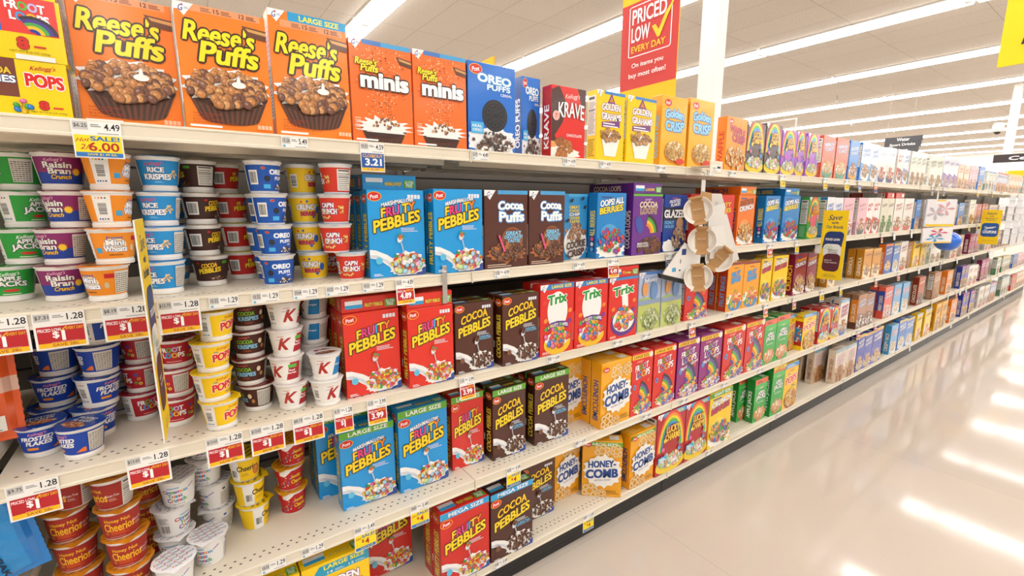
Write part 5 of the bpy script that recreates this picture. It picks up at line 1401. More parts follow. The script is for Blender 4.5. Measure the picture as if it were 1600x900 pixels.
# ---------------------------------------------------------------- gondola shelving
SX = [.832 + 1.2192*n for n in range(-2, 11)]
ZS = dict(T=1.766, A=1.352, B=.972, C=.545, E=.146)
DEP = dict(T=.50, A=.52, B=.54, C=.56, E=.566)
fr = bpy.data.objects.new('shelving_unit', None); COL.objects.link(fr); fr.location = (0, .6, 0)
tag(fr, 'long grey slotted back panel and uprights of the aisle shelving', 'shelving')
bp = MB(); bp.box(.012, 1.207, .0, .012, .1, 1.80); 
for i in range(16): bp.box(.012, 1.207, -.0015, .0, .14+.104*i, .146+.104*i, mi=1)
bpm = bp.build('back_panel', [M['back'], M['kick']])
upm = MB(); upm.box(-.018, .018, -.03, .0, .0, 1.80, b=.002)
for i in range(60): upm.box(-.004, .004, -.031, -.0299, .06+.029*i, .075+.029*i, mi=1)
upm = upm.build('upright', [M['back'], M['kick']])
kp = MB(); kp.box(.002, 1.217, 0, .012, .002, .104, b=.001)
for i in range(3): kp.box(.002, 1.217, -.0006, 0, .03+.02*i, .031+.02*i)
kpm = kp.build('kick_plate', M['kick'])
for i, x in enumerate(SX[:-1]):
    link('back_panel', bpm, fr, loc=(x, 0, 0)); link('upright', upm, fr, loc=(x, 0, 0))
link('upright', upm, fr, loc=(SX[-1], 0, 0))
def shelf_meshes(k):
    d = DEP[k]; W = 1.2192; cr = '#ece2cf'
    s = MB(); s.box(.0012, W-.0012, .007, d, -.026 if k != 'E' else -.03, 0, cr, b=.0008)
    for y in (.13, .27, .41): s.box(.03, W-.03, y, y+.045, -.045 if k == 'T' else -.034, -.026, cr)
    for y in (.07, .14): 
        for i in range(4): s.box(.12+.32*i, .14+.32*i, y, y+.006, -.0266, -.0259, '#2a2622')
    if k not in 'T':
        for r, y in enumerate((.035, .055)):
            for i in range(46):
                cx = .035 + .0254*i + (.0127 if r else 0)
                if cx > W-.03: continue
                s.poly([(cx+.0042*math.cos(t*PI/3), y+.0030*math.sin(t*PI/3), .00035) for t in range(6)], '#3a3530')
    rl = MB(); pr = [(.007, -.0002), (.002, -.0001), (-.001, -.002), (-.0012, -.006), (.0012, -.008), (.0012, -.030), (-.001, -.032), (-.0012, -.038), (.004, -.040), (.007, -.037)]
    v = [(x, y, z) for x in (.0015, W-.0015) for y, z in pr]; n = len(pr)
    rl.mesh(v, [(i, i+1, n+i+1, n+i) for i in range(n-1)] + [(n-1, 0, n, 2*n-1), tuple(range(n)), tuple(reversed(range(n, 2*n)))])
    rl.box(.0, .004, -.0035, .004, -.042, .0004); 
    br = MB()
    y1 = .58
    br.mesh([(-.002, .03, -.028), (.002, .03, -.028), (-.002, y1-.03, -.03), (.002, y1-.03, -.03), (-.002, y1-.03, -.045), (.002, y1-.03, -.045), (-.002, .03, -.034), (.002, .03, -.034)],
            [(0, 2, 4, 6), (1, 7, 5, 3), (6, 4, 5, 7), (0, 1, 3, 2), (0, 6, 7, 1), (2, 3, 5, 4)])
    return s.build('shelf_deck', M['steelink']), rl.build('price_rail', M['steel']), br.build('shelf_bracket', M['steel'])
SM = {k: shelf_meshes(k) for k in ZS}
for i, x in enumerate(SX[:-1]):
    for k in 'TABCE':
        z = ZS[k]
        if i == 0: z = {'B': 1.03, 'C': .655}.get(k, z)
        dk, rl, br = SM[k]
        o = link('gondola_shelf' if k != 'E' else 'base_deck', dk, loc=(x, 0, z)); link('price_rail', rl, o)
        if k == 'E': link('kick_plate', kpm, o, loc=(0, .03, -z))
        if k != 'E':
            link('shelf_bracket', br, o, loc=(.004, 0, 0)); link('shelf_bracket', br, o, loc=(1.215, 0, 0))
        tag(o, 'cream metal %s shelf, %s section from the left end' % (SHN[k], ORD[i+1]), 'shelf', 'cream shelves of the aisle shelving')

# ---------------------------------------------------------------- cartons
rows = [l.split() for l in BOXES.strip().splitlines()]
items = []
for s, t, xa, xb, y, h, q in rows:
    xa, xb, y, h, q = float(xa), float(xb), float(y), float(h), int(q)
    wd = xb - xa
    if wd < .165 and s+t not in ('Bcrunch_berries',): wd = max(wd, .150)
    items.append(dict(s=s, t=t, x0=xa, w=wd, y=y, h=h if h > 0 else D[t]['h'], q=q))
# neighbours in the same row must not run into each other
for s in 'TABCE':
    L = sorted([i for i in items if i['s'] == s], key=lambda i: i['x0'])
    for a in L:
        for b2 in L:
            if b2['x0'] > a['x0'] and b2['x0'] < a['x0']+a['w'] and abs(a['y']-b2['y']) < .062:
                a['w'] = b2['x0'] - a['x0']
far = {}
for i in items: far[i['t']] = min(far.get(i['t'], 99), i['x0'])
_mesh = {}
def get_root(t):
    if t not in _mesh: _mesh[t] = build_design(t, far.get(t, 0) > 3.3)
    return _mesh[t]
protos = {}
def place_box(t, x, y, z, w, h, rot=(0, 0, 0), name='cereal_box'):
    """x, y: middle of the base; w, h: size wanted"""
    q = D[t]
    if t not in protos:
        ms = get_root(t); o = link(name, ms['']); protos[t] = o
        for k, me in ms.items():
            if k: link(k, me, o)
    else: o = copy_tree(protos[t])
    o.location = (x, y, z); o.rotation_euler = rot; o.scale = (w/q['w'], 1, h/q['h'])
    return o
rnd = random.Random(11)
placed = []
for i in items:
    t = i['t']; d = D[t]['d']; w = i['w'] - .0025; z = ZS[i['s']] + .0006
    jit = 0 if i['x0'] > 4 else R(rnd.uniform(-.5, .5))
    cx = i['x0'] + i['w']/2
    o = place_box(t, cx, i['y'] + .0015 + d/2, z, w-.0025, i['h'], (0, 0, jit*.5)); placed.append((i['s'], t, i['x0'], 0, o, i['y']))
    qn = i['q'] if i['x0'] < 5.4 else 0
    for k in range(1, qn+1):
        yb = i['y'] + .0015 + d/2 + k*(d+.009)
        if yb + d/2 > DEP[i['s']]: break
        hh = i['h'] * rnd.uniform(.985, 1.0)
        o = place_box(t, cx + rnd.uniform(-.001, .001), yb, z, w-.004, hh); placed.append((i['s'], t, i['x0'], k, o, i['y']))
# lying cartons on top of the rows, end panel to the aisle
lay = [('B', 'fruity', .388, .573, .045, 0, 'red carton lying flat on top of the leftmost red fruity cartons'), ('B', 'fruity', .582, .753, .0, 1, 'red carton lying flat on the second column of red fruity cartons'),
       ('A', 'marsh_fruity', .488, .672, .085, 0, 'light blue carton lying flat on the leftmost blue marshmallow column'), ('A', 'cocoa_loops', 1.684, 1.888, .01, 0, 'purple carton lying flat on the purple cocoa column'),
       ('A', 'pb_crunch', 2.60, 2.775, .02, 0, 'orange carton lying flat on the orange crunch carton'), ('A', 'oops_berries', 3.128, 3.325, .02, 0, 'light blue carton lying flat on the far blue berry column'),
       ('B', 'trix', 1.541, 1.735, .0, 0, 'red carton lying flat on the red purple-bowl carton'), ('A', 'red_plain', 4.96, 5.13, .022, 0, 'plain red carton lying flat on green-leaf cartons, left one'), ('A', 'red_plain', 5.17, 5.40, .022, 0, 'plain red carton lying flat on the white wheat carton')]
def top_under(s, xa, xb):
    m = 0
    for (ss, t, x, k, o, y) in placed:
        w = o.scale.x*D[t]['w']
        if ss == s and o.location.x + w/2 > xa+.004 and o.location.x - w/2 < xb-.004: m = max(m, ZS[s] + .0006 + o.scale.z*D[t]['h'])
    return m
for s, t, xa, xb, y, k, lab in lay:
    z = top_under(s, xa, xb) + .001
    d = D[t]['d']; o = place_box(t, (xa+xb)/2, y + D[t]['h'], z + d/2, xb-xa-.004, D[t]['h'], (R(90), 0, 0))
    o.scale.y = .86; o.location.z -= d*.07
    tag(o, lab, 'cereal box', 'cartons lying on top of the rows')
# the carton turned to face down the aisle
o = place_box('honeycomb_large', 1.591+.665*.036, .053+.747*.036, ZS['E']+.0006, .193, .3, (0, 0, R(-41.7)))
tag(o, 'golden green-banded carton turned askew on the bottom shelf', 'cereal box')
# labels
from collections import defaultdict
cnt = defaultdict(list)
for p in placed:
    if p[3] == 0: cnt[(p[0], p[1])].append(p)
order = {}
for s in 'TABCE':
    row = sorted([p for p in placed if p[0] == s and p[3] == 0], key=lambda p: p[2])
    for n_, p in enumerate(row): order[id(p[4])] = (n_, row)
for (s, t), L in cnt.items():
    L.sort(key=lambda p: p[2])
    for n_, p in enumerate(L):
        o = p[4]
        if len(L) == 1:
            k, row = order[id(o)]
            nb = D[row[k-1][1]]['short'] if k else 'shelf end'
            lab = '%s, %s shelf, right of the %s carton' % (D[t]['desc'], SHN[s], nb)
            if len(lab.split()) > 16: lab = '%s on the %s shelf' % (D[t]['desc'], SHN[s])
        else: lab = '%s, %s of these on %s shelf' % (D[t]['desc'], 'leftmost' if n_ == 0 else ORD[n_+1] + ' from left', SHN[s])
        tag(o, lab, 'cereal box', 'cartons facing the aisle on the %s shelf' % SHN[s])
        for p2 in placed:
            if p2[0] == s and p2[1] == t and p2[2] == p[2] and p2[3] > 0 and p2[5] == p[5]:
                tag(p2[4], '%s carton standing %s behind the %s front one, %s shelf' % (D[t]['short'], ORD[p2[3]], ORD[n_+1], SHN[s]), 'cereal box', 'cartons queued behind the front row on the %s shelf' % SHN[s])

# ---------------------------------------------------------------- cups
cprot = {}; cups = []
for l in CUPS.strip().splitlines():
    p = l.split(); s, t, y = p[0], p[1], float(p[2])
    z0 = ZS[s] + .0006; rs = .955 if CUPS_D[t]['style'] == 'bowl' else .975; st = CUPS_D[t]['style']; sz = (.0872/.0847) if st == 'bowl' else (.0872/.0842)
    for k, e in enumerate(p[3:]):
        x, ph = e.split(':')
        if t not in cprot:
            ms = cup_meshes(t); o = link('cereal_cup', ms['tub']); cprot[t] = o
            for nme in ('paper_label', 'foil_lid'): link(nme, ms[nme], o)
        else: o = copy_tree(cprot[t])
        o.location = (float(x), y, z0 + k*(.0833 if s == 'B' else .0875)); o.rotation_euler = (0, 0, R(float(ph))); o.scale = (rs, rs, sz*(.952 if s == 'B' else 1))
        cups.append((s, t, float(x), y, k, o, p[3]))
stk = defaultdict(set)
for c in cups: stk[(c[0], c[1])].add((c[6], c[3]))
CNT = defaultdict(int)
for c in cups: CNT[(c[0], c[1], c[6], c[3])] += 1
def sname(s, t, e, y):
    L = sorted(stk[(s, t)], key=lambda q: float(q[0].split(':')[0]))
    if len(L) == 1: return 'its stack'
    return 'the %s stack' % ORD[L.index((e, y))+1]
for s, t, x, y, k, o, e in cups:
    n_ = CNT[(s, t, e, y)]; L = stk[(s, t)]
    lv = 'bottom one' if k == 0 else ('top one' if k == n_-1 else ('second from bottom' if k == 1 else 'third from bottom'))
    if n_ == 1: lab = '%s, alone, %s from left, %s shelf' % (CUPS_D[t]['desc'], ORD[sorted(L, key=lambda q: float(q[0].split(':')[0])).index((e, y))+1], SHN[s])
    elif len(L) == 1: lab = '%s, %s, %s shelf' % (CUPS_D[t]['desc'], lv, SHN[s])
    else: lab = '%s, %s of %s from left' % (CUPS_D[t]['desc'], lv, sname(s, t, e, y).replace('the ', ''))
    tag(o, lab, 'cereal cup', '%s cereal cups' % CUPS_D[t]['short'])

# ---------------------------------------------------------------- price tags
TSZ = dict(strip=(.066, .029), every=(.086, .082), small=(.062, .082), one=(.056, .08), sale4=(.07, .086), two_sale=(.084, .078), closeout=(.072, .083), yellow=(.062, .082), blue=(.06, .084), orange=(.06, .084), red=(.06, .082), white=(.058, .07))
def price_tag(kind, oz, pr):
    w, h = TSZ[kind]; parts = {'': MB()}; b = parts['']
    b.box(-w/2, w/2, -.0004, .0004, -h, 0, '#f4f3ef')
    a = Art(parts, lambda u, v, o: (-w/2+u, -.0004-o, -h+v), w, h, lift=.00006, base=.0001)
    hd = .029/h if kind != 'strip' else 1.; y0 = 1-hd
    a.rect(.03, y0+hd*.35, .33, y0+hd*.95, '#c9c8c4')
    a.to('price_lettering'); a.text('$'+oz if kind in ('every', 'two_sale') else oz, .18, y0+hd*.65, .26, hd*.32, '#2b2b2b', bold=.01)
    a.text(pr, .81, y0+hd*.62, .32, hd*.5, '#1c1c1c', bold=.012); a.lines(.38, y0+hd*.6, .6, y0+hd*.85, 2, '#77756f'); a.lines(.5, y0+hd*.1, .95, y0+hd*.22, 1, '#9b988f')
    if kind == 'strip': a.rect(.05, .06, .14, .26, '#62b8dc')
    if kind in ('every', 'small', 'one', 'red'):
        a.to(''); a.rect(.05, .05, .95, y0-.02, '#bf1e28'); a.rect(.05, .045, .95, .17, '#fbc314'); a.to('price_lettering')
        if kind != 'red' or True:
            a.text('PRICED LOW', .29, y0-.12, .44, .09, '#ffffff', bold=.014); a.text('EVERY DAY', .77, y0-.10, .34, .085, '#fbc314', bold=.012)
            a.poly([(.5, y0-.11), (.53, y0-.13), (.545, y0-.1), (.63, y0-.02), (.54, y0-.16), (.53, y0-.16)], '#fbc314')
        if kind in ('every', 'one'): a.text('$', .4, .38, .13, .2, '#ffffff', bold=.03); a.text('1', .54, .36, .075, .28, '#ffffff', bold=.03); a.rect(.51, .22, .575, .25, '#ffffff')
        else: a.text(pr, .5, .35, .62, .24, '#ffffff', bold=.04)
        a.text('SAVE 28c' if kind in ('every', 'one') else 'SAVE 90c', .56, .108, .5, .075, '#b0542a', bold=.01); a.lines(.3, .185, .85, .2, 1, '#f3c9c4')
    if kind in ('sale4', 'two_sale', 'yellow'):
        a.to(''); a.rect(.03, .14, .97, y0-.01, '#fbe01a'); a.rect(.03, .03, .97, .15, '#2a78c0'); a.to('price_lettering')
        a.text('Hot', .2, y0-.14, .26, .11, '#b5281f', bold=.005, shear=.5, slope=.1); a.text('SALE!', .64, y0-.1, .6, .13, '#1f6cb8', bold=.04)
        if kind == 'two_sale': a.text('2/', .22, .3, .16, .14, '#b5281f', bold=.005, shear=.3); a.text('6.00', .6, .31, .62, .24, '#b5281f', bold=.02)
        elif kind == 'sale4': a.text('$', .38, .37, .12, .14, '#b5281f', bold=.02); a.text('4', .58, .33, .2, .24, '#b5281f', bold=.03)
        else: a.text(pr, .52, .33, .6, .2, '#b5281f', bold=.03)
        a.text('SAVE $1.49' if kind != 'two_sale' else 'SAVE $1.49 EA.', .55, .09, .6, .065, '#fbe01a')
    if kind in ('closeout', 'blue'):
        a.to(''); a.rect(.03, .14, .97, y0-.01, '#1e57a8'); a.rect(.03, .03, .97, .14, '#fbc314'); a.to('price_lettering')
        a.text('CLOSEOUT', .5, y0-.1, .84, .11, '#fbc314', bold=.02); a.text('3.21' if kind == 'closeout' else pr, .52, .34, .7, .26, '#ffffff', bold=.04); a.text('$1.38 OFF', .5, .085, .5, .055, '#1e57a8')
    if kind == 'orange':
        a.to(''); a.rect(.03, .3, .97, y0-.01, '#e8702a'); a.rect(.03, .03, .97, .3, '#3a4a9a'); a.to('price_lettering'); a.text(pr, .5, .5, .7, .18, '#ffffff', bold=.03)
    if kind == 'white': a.lines(.15, .1, .85, .5, 4, '#c9c6bf')
    return {k: m.build(k or 'price_tag', M['paper']) for k, m in parts.items()}
_tp = {}; lastname = {}
TKN = dict(strip='small white shelf-edge price strip', every='red and yellow everyday-low price tag', small='small red price tag with yellow foot', one='narrow red one-dollar tag', sale4='yellow and blue four-dollar sale tag', two_sale='glossy yellow sale tag reading 6.00', closeout='blue closeout tag reading 3.21', yellow='yellow sale tag', blue='blue closeout tag', orange='orange and navy price tag', red='small red price tag', white='blank-looking white price tag')
tl = [l.split() for l in TAGS.strip().splitlines()]
grp = defaultdict(list)
for r in tl: grp[(r[0], r[1])].append(float(r[2]))
hang = random.Random(3)
for s, k, x, oz, pr in tl:
    key = (k, oz, pr)
    if key not in _tp:
        ms = price_tag(k, oz, pr); o = link('price_tag', ms['']); _tp[key] = o
        for n_, me in ms.items():
            if n_: link(n_, me, o)
    else: o = copy_tree(_tp[key])
    z = ZS[s] - .0045; tilt = 0
    o.location = (float(x), -.0021, z); o.rotation_euler = (0, 0, 0)
    if k in ('yellow', 'blue', 'orange', 'red', 'white', 'small', 'one'): o.rotation_euler = (R(hang.uniform(-9, -3)), 0, R(hang.uniform(-6, 4))); o.location.y = -.0042
    else: o.rotation_euler = (R(-.8), 0, 0)
    L = sorted(grp[(s, k)]); n_ = L.index(float(x))+1
    tail = 'on the %s shelf edge' % SHN[s] if len(L) == 1 else '%s from left on the %s shelf edge' % (ORD[n_], SHN[s])
    tag(o, TKN[k] + ', ' + tail, 'price tag', 'price tags along the shelf edges')
# small steel bracket standing at the second shelf edge
b = MB(); b.box(-.009, .009, -.0012, .0012, -.08, .05, b=.0005); b.box(-.009, .009, 0, .02, .048, .050)
tag(link('rail_clip', b.build('rail_clip', M['metal']), loc=(.722, -.006, 1.33)), 'grey metal clip standing on the second shelf edge beside the blue cartons', 'clip')

# ---------------------------------------------------------------- blade signs
def rrect(a, u0, v0, u1, v1, col, r=.12, n=6, skew=0):
    a.k += 1; W, H = a.W, a.H; rr = r*W; P = []
    x0, x1, y0, y1 = u0*W, u1*W, v0*H, v1*H
    for cx, cy, s0 in ((x1-rr, y1-rr, 0), (x0+rr, y1-rr, PI/2), (x0+rr, y0+rr, PI), (x1-rr, y0+rr, 1.5*PI)):
        for i in range(n+1):
            t = s0 + PI/2*i/n; px, py = cx+rr*math.cos(t), cy+rr*math.sin(t); P.append((px + skew*(py-(y0+y1)/2), py))
    a._put(P, col)
def blade(name, w, h, fn, label):
    parts = {'': MB()}; parts[''].box(0, .003, -w, 0, -h, 0, '#f2f1ee'); parts[''].box(-.004, .007, -.006, .03, -.3, -.24, '#e9e9e6')
    for mp in (lambda u, v, o: (.003+o, -w+u, -h+v), lambda u, v, o: (-o, -u, -h+v)):
        a = Art(parts, mp, w, h, lift=.0001, base=.0002); fn(a)
    ms = {k: m.build(k or name, M['paper']) for k, m in parts.items()}
    o = link(name, ms['']); [link(k, me, o) for k, me in ms.items() if k]; tag(o, label, 'sign', 'yellow blade signs sticking out from the shelves'); return o
def save_sign(a):
    a.rect(0, 0, 1, 1, '#f9d400'); a.to('sign_lettering'); N_ = '#1d2f66'
    a.text('Save', .5, .9, .52, .075, N_, bold=.01, shear=.35, slope=.05); a.text('with', .5, .825, .28, .035, N_, bold=.02); a.text('Our Brands', .5, .765, .66, .045, N_, bold=.02)
    a.to('brand_tiles'); rrect(a, .12, .42, .88, .7, '#1f3873', .2, skew=.12); rrect(a, .14, .32, .86, .52, '#e9ecec', .2, skew=-.05); rrect(a, .17, .12, .85, .38, '#5a2433', .2, skew=.06)
    for i in range(14): a.ell(.22+.045*(i % 7), .47-.03*(i//7)+.01*(i % 3), .03, .02, '#b9d69a', 6, i)
    a.to('sign_lettering'); a.text('FOOD LION', .48, .585, .56, .035, '#ffffff', bold=.03); a.text("Nature's", .55, .435, .4, .03, '#333333', bold=0, shear=.3); a.text('Promise', .55, .4, .36, .03, '#333333', bold=0, shear=.3)
    a.text('taste of', .38, .285, .3, .022, '#f2e6e2'); a.text('Inspirations', .5, .25, .5, .03, '#f2e6e2', bold=.01); a.text('Learn more at', .5, .075, .4, .016, N_, bold=0); a.text('foodlion.com/save', .5, .05, .56, .018, N_, bold=0)
def coupon_sign(a):
    a.rect(0, 0, 1, 1, '#f9d400'); a.to('sign_lettering'); N_ = '#1d2f66'
    a.text('Save', .5, .9, .5, .075, N_, bold=.01, shear=.3); a.text('with', .5, .82, .26, .035, N_, bold=.02); a.text('All Kinds of', .5, .755, .6, .04, N_, bold=.02); a.text('Coupons', .5, .7, .46, .04, N_, bold=.02)
    a.to('brand_tiles'); rrect(a, .08, .22, .94, .62, '#1c5aa0', .18); a.to('sign_lettering'); a.text('COUPONS', .52, .36, .7, .09, '#ffffff', bold=.05)
    a.ring(.28, .5, .035, .055, '#ffffff', 12); a.ring(.3, .44, .035, .055, '#ffffff', 12); a.poly([(.33, .49), (.8, .52), (.8, .5), (.33, .465)], '#ffffff'); a.poly([(.34, .45), (.7, .47), (.7, .485), (.34, .47)], '#ffffff')
    a.text('foodlion.com/coupons', .5, .1, .6, .02, N_, bold=0)
o = blade('blade_sign', .152, .50, save_sign, 'yellow save sign seen nearly edge-on in front of the cereal cups'); o.location = (-.0640, -.006, 1.550); o.rotation_euler = (0, 0, R(-3.0))
o = blade('blade_sign', .152, .475, save_sign, 'yellow save with our brands sign beside the green-leaf cartons'); o.location = (3.66, -.006, 1.547)
o = blade('blade_sign', .18, .43, coupon_sign, 'yellow coupon sign beside the white hook strips'); o.location = (8.38, -.006, 1.524)

# ---------------------------------------------------------------- hanging and standing store signs
def board(name, x, y0, y1, z0, z1, col, fn, label, cat='sign', th=.006, wires=True, wz=HC):
    parts = {'': MB()}; parts[''].box(0, th, 0, y0-y1, 0, z1-z0, col)
    w = y0-y1; h = z1-z0
    for mp in (lambda u, v, o: (-o, w-u, v), lambda u, v, o: (th+o, u, v)):
        a = Art(parts, mp, w, h, lift=.0003, base=.0005); fn(a)
    ms = {k: m.build(k or name, M['paper']) for k, m in parts.items()}
    o = link(name, ms[''], loc=(x, y1, z0)); [link(k, me, o) for k, me in ms.items() if k]
    if wires:
        for yy in (.04, w-.04):
            b = MB(); b.tube((th/2, yy, h), (th/2, yy, wz-z0-.001), .0012, 6); link('hanging_wire', b.build('hanging_wire', M['metal']), o)
    tag(o, label, cat); return o
def priced(a):
    a.rect(0, 0, 1, 1, '#f6c413'); a.rect(0, .2, 1, .86, '#cf3f3a'); a.to('sign_lettering')
    V = lambda t: .2 + .66*t
    for (u0, v0, u1, v1) in ((.17, V(.375), .86, V(.385)), (.17, V(.955), .86, V(.965)), (.14, V(.40), .155, V(.94)), (.875, V(.40), .89, V(.94))): a.rect(u0, v0, u1, v1, '#ffffff')
    for cu, cv, s0 in ((.86, V(.94), 0), (.17, V(.94), PI/2), (.17, V(.40), PI), (.86, V(.40), 1.5*PI)): a.ring(cu, cv, .015, .03, '#ffffff', 6, s0, s0+PI/2, sq=.8)
    a.text('PRICED', .5, V(.835), .6, .66*.175, '#ffffff', bold=.02); a.text('LOW', .36, V(.63), .33, .66*.175, '#ffffff', bold=.02); a.text('EVERY DAY', .5, V(.46), .6, .66*.075, '#f9d02a', bold=.015)
    a.poly([(.56, V(.66)), (.62, V(.67)), (.68, V(.6)), (.78, V(.76)), (.98, V(.94)), (.82, V(.72)), (.70, V(.52)), (.66, V(.52))], '#f9d02a')
    a.text('On items you', .5, V(.265), .56, .66*.07, '#ffffff', bold=.015); a.text('buy most often!', .5, V(.15), .66, .66*.075, '#ffffff', bold=.015)
board('hanging_sign', 2.6, .94, .49, 2.19, 3.0, '#f6c413', priced, 'red and yellow priced low every day sign hanging above the golden cartons')
def foodlion(a):
    a.rect(0, 0, 1, 1, '#fbdc05'); a.to('sign_picture'); a.poly([(.18, .5), (.3, .36), (1, .36), (1, .9), (.22, .9)], '#3c4a35'); a.pile(.6, .62, .36, .3, 60, .05, ['#6f7a4a', '#2f3a2a', '#c9b98a', '#8fa7a0'], 4)
    a.to('sign_lettering'); a.text('12 Ct. Snacks', .34, .24, .44, .06, '#4a4320', bold=0, shear=.2); a.text('Food Lion', .27, .15, .34, .06, '#221f10', bold=.03, shear=.2)
board('hanging_sign', 3.0, -.87, -1.55, 2.175, 2.8, '#fbdc05', foodlion, 'bright yellow snack offer sign hanging at the upper right')
def cereal(a):
    a.to('sign_lettering'); a.text('Cereal', .23, .5, .26, .5, '#ffffff', bold=.03, shear=.15)
board('aisle_marker', 9.0, .085, -1.35, 2.14, 2.243, '#3f3636', cereal, 'dark brown aisle marker reading cereal at the right edge', th=.03, wires=False)
for yy in (-.05, -1.2):
    b = MB(); b.tube((.015, yy-(-1.35), .103), (.015, yy-(-1.35), HC-2.142), .0015, 6); link('hanging_wire', b.build('hanging_wire', M['metal']), bpy.data.objects['aisle_marker'])
def slat(t):
    def f(a): a.to('sign_lettering'); a.text(t, .5, .5, .1+.05*len(t), .66, '#f2f2f2', bold=.03)
    return f
mk = bpy.data.objects.new('aisle_marker', None); COL.objects.link(mk); mk.location = (12, 2.3, 2.62)
for i, (t, ys, ye) in enumerate((('Water', 2.22, 1.62), ('Sport Drinks', 2.22, 1.63), ('Juices', 2.22, 1.66))):
    parts = {'': MB()}; w_ = ys-ye; parts[''].box(0, .03, 0, w_, 0, .103, '#55555a')
    a = Art(parts, lambda u, v, o: (-o, w_-u, v), w_, .103, lift=.0004, base=.001); slat(t)(a)
    ms = {k: m.build(k or 'slat', M['paper']) for k, m in parts.items()}
    sl = link('slat', ms[''], mk, loc=(0, ye-2.3, .21-.106*i)); [link(k, me, sl) for k, me in ms.items() if k]
for yy in (-.5, -.1):
    b = MB(); b.tube((.015, yy, .31), (.015, yy, HC-2.622), .0015, 6); link('hanging_wire', b.build('hanging_wire', M['metal']), mk)
tag(mk, 'grey aisle marker with water, sport drinks and juices above the top shelf', 'sign')
board('shelf_top_sign', 11.4, .30, -.28, 2.035, 2.15, '#f6c413', lambda a: a.rect(0, 0, 1, 1, '#f9c80e'), 'plain yellow header board above the farthest top-shelf cartons', wires=False)
board('shelf_top_sign', 1.5, .98, .86, 2.0, 2.38, '#f6c413', lambda a: a.rect(0, 0, 1, 1, '#f9c80e'), 'small yellow board peeking out behind the blue cookie cartons', wires=False)
for (x, ya, yb, zt, lab) in ((3.8, .3, .55, 2.21, 'white wire sign frame above the purple rainbow cartons'), (10.16, .1, .35, 2.17, 'white wire sign frame above the far pink cartons')):
    f0 = bpy.data.objects.new('sign_frame', None); COL.objects.link(f0); f0.location = (x, .3, 1.767)
    b = MB(); b.tube((0, ya-.3, 0), (0, ya-.3, zt-1.767), .006); b.tube((0, yb-.3, 0), (0, yb-.3, zt-1.767), .006); b.tube((0, ya-.306, zt-1.767), (0, yb-.294, zt-1.767), .006)
    link('wire_loop', b.build('wire_loop', M['white']), f0); b = MB(); b.box(-.02, .02, ya-.32, yb-.28, -.0, .006); link('foot', b.build('foot', M['white']), f0); tag(f0, lab, 'sign frame')

# ---------------------------------------------------------------- clip strip with paper bowls
def tag_holder(x, lab):
    o = bpy.data.objects.new('tag_holder', None); COL.objects.link(o); o.location = (x, -.004, 1.766)
    b = MB(); b.box(-.05, .05, -.10, -.0, -.002, .001); b.box(-.052, .052, -.106, -.102, -.035, .022, b=.001); b.box(-.052, .052, -.102, -.098, -.004, .001)
    link('bracket', b.build('bracket', M['steel']), o)
    b = MB(); b.box(-.036, .036, -.1072, -.1062, -.028, .004, '#f4f3ef')
    a = Art({'': b}, lambda u, v, q: (-.036+u, -.1072-q, -.028+v), .072, .032); a.rect(.55, .5, .95, .8, '#333333'); a.lines(.08, .4, .45, .7, 2, '#666666'); a.lines(.1, .1, .6, .25, 1, '#999999')
    link('price_card', b.build('price_card', M['paper']), o)
    tag(o, lab, 'tag holder'); return o
tag_holder(2.13, 'cream tag holder over the hanging paper bowls on the top shelf edge'); tag_holder(6.2, 'cream tag holder over the hanging toy packs on the top shelf edge')
def strip(name, x, y, z0, z1, lab, w=.034):
    b = MB(); b.box(-w/2, w/2, -.0008, .0008, z0-z1, 0, b=.0004)
    for i in range(5): b.box(-.006, .006, -.004, -.0006, -.06-.09*i, -.054-.09*i)
    o = link(name, b.build(name, M['white']), loc=(x, y, z1))
    b = MB(); b.tube((0, 0, -.004), (0, .0, .035), .0015, 6); b.tube((0, 0, .034), (0, -y-.002, .045), .0015, 6); link('wire_hook', b.build('wire_hook', M['metal']), o)
    tag(o, lab, 'clip strip'); return o
strip('clip_strip', 2.15, -.035, 1.18, 1.705, 'white clip strip carrying the packs of paper bowls')
# bowl pack: nested paper bowls in a kraft sleeve, facing the camera side of the aisle
bm_ = MB()
pr = [(.030, -.040), (.050, -.036), (.064, -.004), (.0665, -.001), (.0665, .001), (.0635, .0005), (.0625, -.004), (.048, -.033), (.001, -.036)]
bm_.lathe(pr, 36, '#f4efe6', cap1=False); bm_.lathe([(.032, -.046), (.052, -.041), (.0655, -.009), (.0675, -.007), (.0655, -.006)], 36, '#ebe5da', cap1=False)
bowl_mesh = bm_.build('paper_bowl', M['paper'], 40)
sv = MB(); n = 12
pf = [(-.069, -.010), (-.0665, .0022), (-.058, .0005), (-.046, -.030), (0, -.034), (.046, -.030), (.058, .0005), (.0665, .0022), (.069, -.010)]
for i in range(len(pf)-1):
    (ya, za), (yb, zb) = pf[i], pf[i+1]; xw = .030
    sv.poly([(-xw, ya, za+.0012), (xw, ya, za+.0012), (xw, yb, zb+.0012), (-xw, yb, zb+.0012)], '#bf9460'); sv.poly([(-xw, ya, za+.0006), (-xw, yb, zb+.0006), (xw, yb, zb+.0006), (xw, ya, za+.0006)], '#a67f4e')
sa = Art({'': sv}, lambda u, v, q: (-.024+u, -.022+v, -.0322+q), .048, .044, lift=.0001, base=.0005)
sa.text('Disposable', .5, .85, .85, .13, '#f6efe0', bold=0); sa.text('Paper Bowls', .5, .65, .85, .13, '#f6efe0', bold=0); sa.text('Bol en Papel', .5, .4, .8, .11, '#3a2a18', bold=0); sa.text('de usar y tirar', .5, .22, .8, .1, '#3a2a18', bold=0); sa.text('12 oz bowls', .5, .06, .7, .09, '#3a2a18', bold=0)
sleeve = sv.build('kraft_sleeve', M['paper'])
